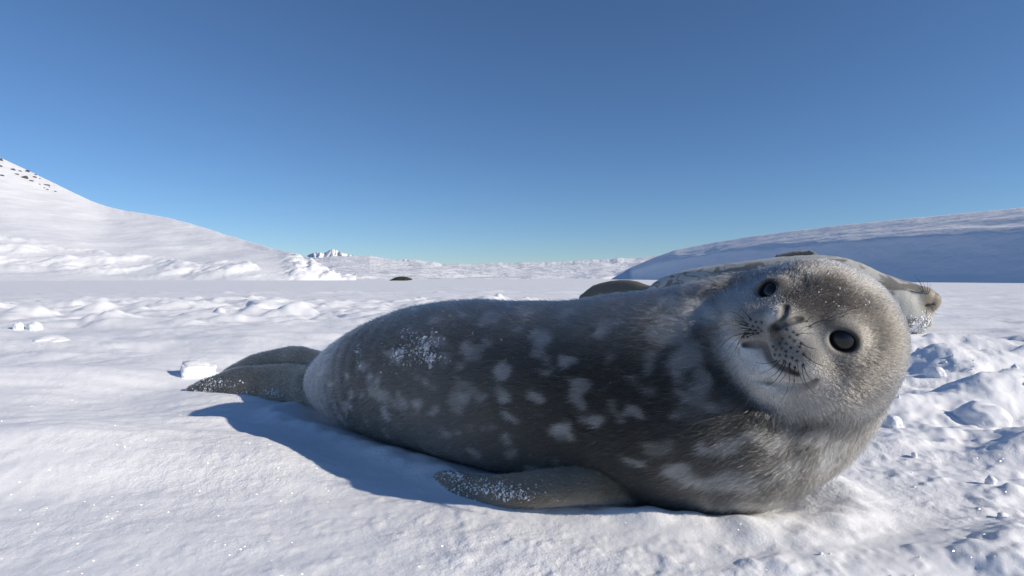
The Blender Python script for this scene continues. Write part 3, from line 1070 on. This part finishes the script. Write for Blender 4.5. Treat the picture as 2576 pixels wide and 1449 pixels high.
def tube_mesh(name, pts, r0, r1, sides=5):
    pts = np.asarray(pts); n = len(pts)
    tn = np.gradient(pts, axis=0); tn /= np.linalg.norm(tn, axis=1, keepdims=True)
    ref = np.array([0.13, 0.31, 0.94])
    a = np.cross(tn, ref); a /= np.linalg.norm(a, axis=1, keepdims=True); b = np.cross(tn, a)
    th = np.linspace(0, 2 * np.pi, sides, endpoint=False)
    rad = np.linspace(r0, r1, n)[:, None, None]
    V = pts[:, None] + rad * (np.cos(th)[None, :, None] * a[:, None] + np.sin(th)[None, :, None] * b[:, None])
    return mesh_from(name, V.reshape(-1, 3), grid_faces(n, sides, True))


def whisker(root, tip, bend, lift=0.022, parent=pup, org=PL, tree=None, r0=0.00055, mat=MAT_WHISKER):
    h = hit(*root, tree or bvh2)
    if h is None: return
    d1 = h[1] - lift
    t = P(tip[0], tip[1], d1)
    mid = (h + t) / 2
    L = math.hypot(tip[0] - root[0], tip[1] - root[1]) * d1 / FPX
    px, py = -(tip[1] - root[1]), (tip[0] - root[0])
    nn = math.hypot(px, py) + 1e-6
    mid = mid + 1.5 * bend * L * np.array([px / nn, -0.35, -py / nn])
    k = np.linspace(0, 1, 9)[:, None]
    pts = (1 - k) ** 2 * (h + (h - mid) * 0.05) + 2 * k * (1 - k) * mid + k ** 2 * t
    link('whisker', tube_mesh('whisker', pts - org, r0, 0.00018), mat, parent)


for r_, t_, b_ in [
    ((460, 550), (240, 410), .15), ((430, 590), (110, 522), .22), ((400, 575), (190, 588), .16), ((440, 605), (125, 655), .20), ((455, 630), (150, 720), .22), ((415, 600), (120, 600), .18),
    ((440, 660), (190, 810), .22), ((480, 660), (270, 800), .2), ((520, 660), (300, 850), .22), ((500, 640), (230, 760), .22), ((415, 660), (330, 850), .15), ((400, 545), (230, 480), .15),
    ((690, 880), (450, 985), -.22), ((665, 880), (500, 890), -.15), ((725, 890), (480, 1045), -.25), ((740, 890), (470, 1112), -.28), ((770, 905), (600, 1110), -.2), ((770, 920), (690, 1220), -.16), ((810, 930), (780, 1120), -.1),
    ((815, 930), (885, 1260), .16), ((830, 880), (915, 1110), .14), ((870, 915), (985, 1150), .22), ((880, 910), (970, 1060), .15), ((880, 825), (1060, 920), .15), ((860, 740), (985, 785), .1),
    ((830, 670), (960, 668), -.1), ((930, 605), (1110, 562), -.15), ((905, 565), (960, 520), -.1), ((740, 805), (600, 808), .12), ((1215, 492), (1310, 462), -.12), ((1190, 528), (1240, 500), -.1)]:
    whisker(CR(*r_), CR(*t_), b_)


# ------ fur, one strand at a time
def scatter(V, F, Nv, count, wfun):
    tri = F
    a, b, c = V[tri[:, 0]], V[tri[:, 1]], V[tri[:, 2]]
    ar = np.linalg.norm(np.cross(b - a, c - a), axis=1)
    cen = (a + b + c) / 3
    nr = Nv[tri].mean(1)
    w = ar * wfun(cen, nr)
    cdf = np.cumsum(w); cdf /= cdf[-1]
    k = np.searchsorted(cdf, rng.random(count))
    r1 = np.sqrt(rng.random(count))[:, None]; r2 = rng.random(count)[:, None]
    p = (1 - r1) * a[k] + r1 * (1 - r2) * b[k] + r1 * r2 * c[k]
    t = tri[k]
    n = (1 - r1) * Nv[t[:, 0]] + r1 * (1 - r2) * Nv[t[:, 1]] + r1 * r2 * Nv[t[:, 2]]
    n /= np.linalg.norm(n, axis=1, keepdims=True) + 1e-9
    return p.astype(np.float32), n.astype(np.float32)


def fur_weight(c, n):
    v = np.array([0, 0, CAM_H]) - c; dist = np.linalg.norm(v, axis=1)
    v /= dist[:, None]
    f = (n * v).sum(-1)
    w = sst(-0.5, -0.1, f) * (0.75 / dist) ** 1.5
    w = np.where(c[:, 2] < -0.002, 0, w)
    q = to_head(c)
    hr = np.sqrt((q * q).sum(-1))
    w = w * (1 + 0.8 * (1 - sst(0.11, 0.15, hr)))
    w = w * (1 - 0.35 * (1 - sst(0.11, 0.15, hr - 0.05)) * sst(0.07, 0.1, q[:, 2]) * sst(-0.05, -0.03, q[:, 1]))
    near = np.where(hr < 0.175)[0]
    for ln, wd in ((MOUTH, 0.0045), (NOS1, 0.0050), (NOS2, 0.0050)):
        if ln is not None: w[near] *= sst(wd * 0.6, wd, tube(c[near].astype(np.float32), ln, np.zeros(len(ln))))
    for e in EYES:
        w = w * sst(EYE_R + 0.0035, EYE_R + 0.0065, np.sqrt(((q - e) ** 2).sum(-1)))
    return w


NF = 560000
fp, fn = scatter(V2, F2, N2, NF, fur_weight)
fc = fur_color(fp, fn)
q = to_head(fp); hr = np.sqrt((q * q).sum(-1))
headw = (1 - sst(0.115, 0.150, hr - 0.03 * sst(0.05, 0.1, q[:, 2])))
# lie of the coat
ax = TR[:, :3]
d2 = np.stack([((fp - a) ** 2).sum(-1) for a in ax[::2]], -1)
ki = d2.argmin(-1) * 2
tang = np.gradient(ax, axis=0); tang /= np.linalg.norm(tang, axis=1, keepdims=True)
flow_b = -tang[ki] + np.array([0, 0, -0.25])
flow_h = (fp - from_head((0, 0.012, 0.16)))
flow_h /= np.linalg.norm(flow_h, axis=1, keepdims=True)
flow = flow_b * (1 - headw[:, None]) + flow_h * headw[:, None]
sw = 0.35 * np.stack([perlin(fp[:, 0] * 18, fp[:, 1] * 18, fp[:, 2] * 18), perlin(fp[:, 0] * 18 + 31, fp[:, 1] * 18, fp[:, 2] * 18), perlin(fp[:, 0] * 18, fp[:, 1] * 18 + 31, fp[:, 2] * 18)], -1)
flow = flow + sw + rng.normal(size=fp.shape) * 0.20
flow = flow - (flow * fn).sum(-1, keepdims=True) * fn
flow /= np.linalg.norm(flow, axis=1, keepdims=True) + 1e-9
flw = flipper_weight(fp)
length = 0.0125 * (1 - headw) + 0.0070 * headw
length = length * (1 - 0.55 * flw) * (1 - 0.62 * headw * sst(0.06, 0.095, q[:, 2]) * sst(-0.05, -0.03, q[:, 1]))
for e in EYES:
    length = length * (0.45 + 0.55 * sst(EYE_R + 0.004, EYE_R + 0.018, np.sqrt(((q - e) ** 2).sum(-1))))
for ln in [MOUTH, NOS1, NOS2] + FOLDS:
    if ln is not None:
        hm = np.where(hr < 0.175)[0]
        length[hm] *= 0.2 + 0.8 * sst(0.002, 0.007, tube(fp[hm], ln, np.zeros(len(ln))))
length = length * rng.uniform(0.65, 1.25, NF)
lift = (0.52 - 0.24 * headw) + 0.20 * rng.normal(size=NF); lift = np.clip(lift, 0.10, 1.1)[:, None]
L = length[:, None]
p0 = fp - fn * 0.0004
p1 = p0 + (fn * lift * 0.45 + flow * 0.30) * L
p2 = p0 + (fn * lift * 0.70 + flow * 0.68) * L
p3 = p0 + (fn * lift * 0.80 + flow * 1.05) * L
pos = np.stack([p0, p1, p2, p3], 1).reshape(-1, 3) - PL
hc = bpy.data.hair_curves.new('fur')
hc.add_curves([4] * NF)
hc.attributes['position'].data.foreach_set('vector', pos.astype(np.float32).ravel())
dist = fp[:, 1]
r0 = (0.00022 * np.clip(dist / 0.75, 0.9, 2.2))[:, None] * rng.uniform(0.7, 1.25, NF)[:, None]
glint = (rng.random(NF) < 0.025)[:, None]  # scattered strands coloured pale and thickened to paint in sun glints
r0 = np.where(glint, r0 * 1.5, r0)
rad = r0 * np.array([1.0, 0.9, 0.65, 0.15])
ra = hc.attributes.get('radius') or hc.attributes.new('radius', 'FLOAT', 'POINT')
ra.data.foreach_set('value', rad.astype(np.float32).ravel())
tint = rng.lognormal(0.0, 0.13, NF)[:, None]
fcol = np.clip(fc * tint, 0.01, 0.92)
fcol = np.where(glint, np.clip(fcol * 1.6 + 0.10 + 0.35 * headw[:, None], 0, 0.92), fcol)
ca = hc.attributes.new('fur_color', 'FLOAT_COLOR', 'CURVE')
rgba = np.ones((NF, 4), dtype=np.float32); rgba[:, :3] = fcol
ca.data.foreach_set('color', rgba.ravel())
fur = link('fur', hc, MAT_FUR, pup)
fur['kind'] = 'stuff'


# ------------------------------------------------------------------ the adult behind
def resting(u, v_top, d):
    """spine point of a body that reaches up to picture row v_top and rests on the snow"""
    top = CAM_H - (v_top - V0) / FPX * d
    r = top / 2 + 0.010
    return [(u - U0) / FPX * d, d, top - r, r]


AD = spline(np.array([resting(*a) for a in [(1650, 728, 4.76), (1688, 695, 4.60), (1770, 672, 4.38), (1880, 658, 4.15), (1990, 645, 3.98), (2090, 645, 3.84), (2180, 680, 3.72), (2240, 700, 3.65)]] + [[*P(2285, 768, 3.61), 0.112]]), 40)
AM = np.array([P(2288, 752, 3.60), P(2322, 750, 3.55), P(2342, 755, 3.53)]); AM_R = [0.092, 0.070, 0.052]
AJ = np.array([P(2295, 772, 3.58), P(2338, 769, 3.53)]); AJ_R = [0.060, 0.034]
AC = np.array([P(2255, 796, 3.62), P(2304, 806, 3.58)]); AC_R = [0.110, 0.084]
AH = spline(np.array([P(1680, 746, 4.70), P(1630, 753, 4.82), P(1590, 751, 4.90), P(1545, 751, 4.98), P(1500, 753, 5.06), P(1466, 757, 5.10)]), 12)
AH_W = np.interp(np.linspace(0, 1, 12), [0, 0.2, 0.4, 0.6, 0.8, 1], [0.10, 0.105, 0.142, 0.160, 0.128, 0.06]); AH_T = np.linspace(0.07, 0.035, 12)
AF = spline(np.array([P(2056, 652, 3.98), P(2038, 639, 4.02), P(2005, 636, 4.06), P(1955, 645, 4.12)]), 8)
AF_W = np.linspace(0.07, 0.03, 8); AF_T = np.linspace(0.022, 0.010, 8)
AMOUTH = np.array([P(2366, 748, 3.52), P(2352, 762, 3.50), P(2330, 768, 3.49)])


def adult_sdf(p):
    p = np.asarray(p, dtype=np.float32)
    d = tube(p, AD[:, :3], AD[:, 3])
    d = smin(d, tube(p, AM, AM_R), 0.04)
    d = smin(d, tube(p, AJ, AJ_R), 0.03)
    d = smin(d, tube(p, AC, AC_R), 0.035)
    d = smin(d, blade(p, AH, AH_W, AH_T, [np.array([0.1, 0.2, 1.0])] * 12), 0.04)
    d = smin(d, blade(p, AF, AF_W, AF_T, [np.array([0.2, 1.0, 0.15])] * 8), 0.02)
    d = d + 0.006 * perlin(p[:, 0] * 4, p[:, 1] * 4, p[:, 2] * 4)
    d = smax(d, -tube(p, AMOUTH, [0.006, 0.007, 0.006]), 0.006)
    return d


Va, Fa = surface_nets(adult_sdf, (0.45, 3.25, -0.08), (2.62, 5.4, 0.62), 0.016)
Va = project(adult_sdf, Va, 2)
mea = subdivided(mesh_from('adult0', Va, Fa))
Va = project(adult_sdf, verts_of(mea), 2)
mea.vertices.foreach_set('co', Va.ravel()); mea.update()
if (normals_of(mea) * sdf_grad(adult_sdf, Va)).sum(-1).mean() < 0: mea.flip_normals()
axd = (AD[-1, :3] - AD[0, :3]) / np.linalg.norm(AD[-1, :3] - AD[0, :3])
al = (Va - AD[0, :3]) @ axd
b1 = fbm(Va[:, 0] * 5 + Va[:, 1] * 3 + 0.8 * perlin(Va[:, 0] * 9, Va[:, 1] * 9, Va[:, 2] * 9), Va[:, 2] * 9, Va[:, 1] * 4, octv=3)
rear = 1 - sst(0.5, 1.0, al)
upper = sst(0.10, 0.34, Va[:, 2])
thr = 0.18 - 0.06 * rear * upper - 0.09 * sst(1.2, 1.45, al) * (1 - sst(1.75, 1.9, al)) + 0.06 * (1 - upper)
blot = sst(0.0, 0.07, b1 - thr)
b2 = fbm(Va[:, 0] * 13 + 3, Va[:, 1] * 13, Va[:, 2] * 15, octv=2)
blot = np.maximum(blot, 0.8 * sst(0.16, 0.26, b2) * sst(0.9, 1.2, al) * (1 - sst(1.85, 1.95, al)))
net = fbm(Va[:, 0] * 6 + Va[:, 1] * 5 + 0.7 * perlin(Va[:, 0] * 12, Va[:, 1] * 12, Va[:, 2] * 12), Va[:, 2] * 11 + Va[:, 0] * 3, Va[:, 1] * 5, octv=2)
blot = np.maximum(blot, (1 - sst(0.035, 0.085, np.abs(net))) * rear * sst(0.12, 0.26, Va[:, 2]))
base = np.array([0.48, 0.47, 0.425]) * (1 + 0.12 * fbm(Va[:, 0] * 7, Va[:, 1] * 7, Va[:, 2] * 7, octv=2))[:, None]
ca_ = base + (np.array([0.15, 0.14, 0.115]) - base) * (0.85 * blot)[:, None]
hf_ = 1 - sst(0.0, 0.05, blade(Va, AH, AH_W, AH_T, [np.array([0.1, 0.2, 1.0])] * 12))
hf_ *= 1 - sst(0.06, 0.16, al)
ca_ = ca_ + (np.array([0.15, 0.135, 0.11]) - ca_) * hf_[:, None]
ff_ = 1 - sst(0.0, 0.02, blade(Va, AF, AF_W, AF_T, [np.array([0.2, 1.0, 0.15])] * 8))
ca_ = ca_ + (np.array([0.20, 0.17, 0.13]) - ca_) * (0.85 * ff_)[:, None]
mz = 1 - sst(0.05, 0.13, np.linalg.norm((Va - AM[2]) * [1, 0.6, 1], axis=1))
ca_ = ca_ + (np.array([0.26, 0.21, 0.14]) - ca_) * (0.85 * mz)[:, None]
mo = 1 - sst(0.006, 0.014, tube(Va, AMOUTH, [0, 0, 0]))
nose_ = 1 - sst(0.014, 0.024, np.linalg.norm(Va - P(2358, 738, 3.52), axis=1))
mo = np.maximum(mo, nose_)
ca_ = ca_ + (np.array([0.02, 0.018, 0.015]) - ca_) * (0.95 * mo)[:, None]
color_attr(mea, 'fur_color', ca_)
adult = bpy.data.objects.new('adult_seal', None); col.objects.link(adult)
adult.location = (1.75, 4.05, 0.0)
AL = np.array(adult.location)
tag(adult, 'large pale grey seal with dark blotches stretched out behind the pup', 'seal')
bvha = BVHTree.FromPolygons([tuple(v) for v in Va.tolist()], faces_of(mea).tolist())
mea.transform(Matrix.Translation(-Vector(AL)))
mea.name = 'body'
link('body', mea, MAT_ADULT, adult)
for r_, t_ in [((2322, 735), (2298, 688)), ((2324, 734), (2306, 698)), ((2328, 735), (2318, 703)), ((2331, 738), (2332, 704)), ((2320, 736), (2290, 704)), ((2334, 740), (2340, 712)),
               ((2344, 768), (2362, 782)), ((2342, 772), (2358, 792)), ((2346, 762), (2364, 774))]:
    whisker(r_, t_, 0.08, lift=0.01, parent=adult, org=AL, tree=bvha, r0=0.0016)

# the seal far out on the flat
fs_c = P(1010, 704, 82.0)
FS = spline(np.array([[-1.38, 0, 0.10, 0.06], [-1.15, 0, 0.17, 0.14], [-0.6, 0, 0.28, 0.25], [0.0, 0.05, 0.31, 0.29], [0.6, 0.1, 0.28, 0.25], [1.0, 0.12, 0.24, 0.17], [1.22, 0.14, 0.22, 0.13], [1.38, 0.15, 0.20, 0.07]]), 20)


def far_seal_sdf(p):
    d = tube(p, FS[:, :3], FS[:, 3])
    d = smin(d, blade(p, np.array([[-1.2, 0, 0.12], [-1.45, 0.05, 0.10], [-1.62, 0.1, 0.06]]), [0.10, 0.12, 0.05], [0.05, 0.03, 0.02], [np.array([0, 0.4, 1.0])] * 3), 0.05)
    return smin(d, blade(p, np.array([[0.55, -0.2, 0.12], [0.35, -0.33, 0.05], [0.1, -0.38, 0.03]]), [0.09, 0.08, 0.04], [0.04, 0.03, 0.02], [np.array([0, 1, 0.6])] * 3), 0.05)


Vf, Ff = surface_nets(far_seal_sdf, (-1.8, -0.6, -0.1), (1.6, 0.6, 0.75), 0.05)
mef = mesh_from('far_seal', project(far_seal_sdf, Vf, 2), Ff)
color_attr(mef, 'fur_color', np.tile([0.045, 0.042, 0.030], (len(Vf), 1)) * (1 + 0.5 * perlin(Vf[:, 0] * 4, Vf[:, 1] * 4, Vf[:, 2] * 4))[:, None])
o = link('seal', mef, MAT_ADULT)
gz = float(ground_height(np.array([fs_c[0]]), np.array([82.0]))[0])
o.location = (fs_c[0], 82.0, gz - 0.02)
tag(o, 'small dark seal lying far out on the open snow flat', 'seal')


# ------------------------------------------------------------------ rocks high on the hill
bvhl = BVHTree.FromPolygons([v.co[:] for v in left_hill.data.vertices], [p.vertices[:] for p in left_hill.data.polygons])


def lump_mesh(name, r, seed, sub=2, rough=0.3, freq=1.4, cut=False):
    bm = bmesh.new(); bmesh.ops.create_icosphere(bm, subdivisions=sub, radius=1.0)
    V = np.array([v.co[:] for v in bm.verts], dtype=np.float32)
    k = 1 + rough * fbm(V[:, 0] * freq + seed * 3.7, V[:, 1] * freq, V[:, 2] * freq + seed, octv=3)
    V = V * k[:, None]
    if cut:
        V = np.clip(V, [-0.78, -0.8, -0.8], [0.80, 0.75, 0.66]) * 0.75 + 0.25 * V + 0.05 * np.stack([perlin(V[:, 0] * 4 + i, V[:, 1] * 4, V[:, 2] * 4) for i in range(3)], -1)
    V = V * np.asarray(r)
    for v, c in zip(bm.verts, V): v.co = c.tolist()
    me_ = bpy.data.meshes.new(name); bm.to_mesh(me_); bm.free()
    me_.polygons.foreach_set('use_smooth', np.full(len(me_.polygons), True))
    return me_


for i, (x, y, w, h) in enumerate([(5, 95, 25, 25), (112, 125, 22, 12), (5, 138, 18, 20), (88, 160, 30, 16), (138, 170, 20, 10), (190, 173, 26, 22), (10, 200, 30, 12), (112, 190, 30, 8), (245, 195, 14, 10), (240, 212, 24, 14),
                                  (170, 217, 42, 28), (275, 222, 10, 8), (215, 237, 28, 10), (272, 260, 12, 8), (320, 265, 44, 8), (305, 285, 9, 8), (325, 296, 16, 8), (380, 310, 16, 8), (340, 278, 10, 6)]):
    u, v = 0.3646 * x, 369 + 0.3646 * y
    c = hit(u, v, bvhl)
    if c is None: continue
    k = 0.3646 * c[1] / FPX
    m_ = lump_mesh('rock', (w * k * 0.55, w * k * 0.5, h * k * 0.62), i, 2, 0.55, 1.3)
    m_.polygons.foreach_set('use_smooth', np.full(len(m_.polygons), False))
    o = link('rock', m_, MAT_ROCK); o.location = Vector(c)
    lab = ('largest dark rock poking through the snow high on the sunlit hill' if (w, h) == (42, 28) else
           'long thin ledge of dark rock, lowest of the rocky patch' if (w, h) == (44, 8) else
           'chunky brown rock beside the ridge, second largest of the rocky patch on the hill' if (w, h) == (26, 22) else
           'low flat dark rock, wider than tall, in the rocky patch high on the hill' if w >= 2.4 * h else
           'small dark rock poking through the snow high on the sunlit hill')
    tag(o, lab, 'rock', 'rocks high on the hill')


# ------------------------------------------------------------------ loose lumps of snow
def ground_at(u, v):
    d = CAM_H * FPX / max(v - V0, 1)
    for _ in range(12):
        x = (u - U0) / FPX * d
        z = float(ground_height(np.array([x]), np.array([d]))[0])
        d = 0.5 * d + 0.5 * (CAM_H - z) * FPX / max(v - V0, 1)
    return np.array([(u - U0) / FPX * d, d, z])


for i, (name, u, v, w, h, cut, lab) in enumerate([
    ('snow_block', 483, 950, 88, 44, True, 'angular white snow block beside the tips of the pup\'s hind flippers'),
    ('snow_lump', 2506, 1082, 128, 66, False, 'large rounded snow ball in the trampled snow beside the pup\'s head'),
    ('snow_lump', 2257, 1076, 50, 36, False, 'small round snow lump close beside the pup\'s cheek'),
    ('snow_lump', 2345, 905, 66, 40, False, 'upright lump of broken snow between the pup\'s head and the adult\'s shadow'),
    ('snow_lump', 2366, 948, 50, 34, False, 'knobbly snow clod on the drift beside the pup\'s head'),
    ('snow_lump', 38, 830, 30, 26, False, 'smaller of two snow clods sitting together on the flat before the broken snow'),
    ('snow_lump', 76, 830, 40, 26, False, 'larger of two snow clods sitting together on the flat before the broken snow'),
    ('snow_lump', 95, 866, 104, 30, False, 'low wide hump of snow in front of the pair of clods'),
]):
    c = ground_at(u, v)
    k = c[1] / FPX
    m_ = lump_mesh(name, (w * k * 0.52, w * k * 0.42, h * k * 0.62), i + 11, 4, 0.30 if not cut else 0.75, 1.6 if not cut else 1.5, cut)
    o = link(name, m_, MAT_SNOW)
    o.location = (c[0], c[1] + w * k * 0.35, c[2] + h * k * (0.30 if cut or h > 50 else 0.12))
    o.rotation_euler = (0, 0, 0.4 * i)
    if cut: o.rotation_euler = (0.12, 0.10, 0.5)
    tag(o, lab, 'snow block' if cut else 'snow lump', 'loose lumps of snow')


def crumbs(name, centres, radii, label, normals=None, flat=1.0, mat=None):
    bm = bmesh.new(); bmesh.ops.create_icosphere(bm, subdivisions=1, radius=1.0)
    bV = np.array([v.co[:] for v in bm.verts]); bF = np.array([[v.index for v in f.verts] for f in bm.faces]); bm.free()
    n = len(centres)
    L = bV[None] * rng.uniform(0.55, 1.35, (n, len(bV), 1)) * rng.uniform(0.55, 1.5, (n, 1, 3))
    A = rng.normal(size=(n, 3))
    nz_ = np.tile([0, 0, 1.0], (n, 1)) if normals is None else normals
    a = np.cross(nz_, A); a /= np.linalg.norm(a, axis=1, keepdims=True); b = np.cross(nz_, a)
    V = centres[:, None] + radii[:, None, None] * (L[:, :, :1] * a[:, None] + L[:, :, 1:2] * b[:, None] + flat * L[:, :, 2:] * nz_[:, None])
    F = bF[None] + (np.arange(n) * len(bV))[:, None, None]
    o = link(name, mesh_from(name, V.reshape(-1, 3), F.reshape(-1, 3)), mat or MAT_SNOW)
    return tag(o, label, None, None, 'stuff')


# crumbs over the foreground
nc = 420
ang = np.radians(rng.uniform(-20, 44, nc)); rr = rng.uniform(0.62, 2.6, nc) ** 1.0
cx = rr * np.sin(ang); cy = rr * np.cos(ang)
keep = (dist_axis(cx, cy) > 0.2) & (fbm(cx * 2.2 + 5, cy * 2.2, octv=2) > -0.02) & (cx > 0.22)
cx, cy = cx[keep], cy[keep]
cr = rng.lognormal(math.log(0.0026), 0.5, len(cx)) * np.clip(np.hypot(cx, cy), 0.6, 2)
cz = ground_height(cx, cy) + cr * 0.2
crumbs('snow_crumbs', np.stack([cx, cy, cz], -1), cr, 'loose crumbs of snow scattered over the trampled foreground')

# snow sticking to the pup
cs, rs_, ns_ = [], [], []
for u0, v0, su, sv, n, r in [(1078, 862, 18, 12, 60, .0018), (1050, 884, 26, 14, 60, .0017), (1008, 890, 10, 7, 30, .0020), (1088, 905, 12, 7, 34, .0018), (905, 880, 6, 26, 40, .0016), (1035, 850, 18, 10, 20, .0014), (1010, 915, 24, 10, 20, .0015), (1050, 880, 45, 26, 60, .0012),
                             (1200, 900, 160, 60, 40, .0008), (1150, 1200, 22, 7, 60, .0011), (1215, 1226, 40, 8, 100, .0011), (1285, 1244, 34, 7, 70, .0011), (1130, 1192, 16, 6, 80, .0012), (1220, 1230, 70, 14, 110, .0010),
                             (545, 965, 26, 7, 110, .0015), (690, 988, 14, 5, 40, .0018), (620, 985, 40, 6, 50, .0012), (520, 985, 20, 4, 40, .0014), (2150, 760, 60, 50, 26, .0007)]:
    for _ in range(int(n * 2.2)):
        u, v = rng.normal(u0, su), rng.normal(v0, sv)
        dr = Vector(P(u, v, 1.0)) - CAM; dr.normalize()
        loc, nor, idx, dist = bvh2.ray_cast(CAM, dr)
        if loc is None: continue
        nv = np.array(nor)
        if nv @ np.array(dr) > 0: nv = -nv
        r1 = 0.62 * r * rng.lognormal(0, 0.55)
        off = 0.002 if flipper_weight(np.array([loc[:]], dtype=np.float32))[0] > 0.5 else 0.0045
        cs.append(np.array(loc) + nv * off); rs_.append(r1); ns_.append(nv)
crumbs('clinging_snow', np.array(cs), np.array(rs_), 'crumbs of snow clinging to the pup\'s flank and flippers', np.array(ns_), 0.45)
cs, rs_, ns_ = [], [], []
for u0, v0, su, sv, n, r in [(2312, 815, 16, 12, 130, .0035), (2330, 805, 8, 14, 70, .0035), (2295, 828, 16, 7, 90, .004)]:
    for _ in range(n):
        dr = Vector(P(rng.normal(u0, su), rng.normal(v0, sv), 1.0)) - CAM; dr.normalize()
        loc, nor, idx, dist = bvha.ray_cast(CAM, dr)
        if loc is None: continue
        nv = np.array(nor)
        if nv @ np.array(dr) > 0: nv = -nv
        cs.append(np.array(loc)); rs_.append(r * rng.lognormal(0, 0.4)); ns_.append(nv)
crumbs('clinging_snow', np.array(cs), np.array(rs_), 'crust of snow clinging to the throat of the pale blotched seal', np.array(ns_), 0.5)
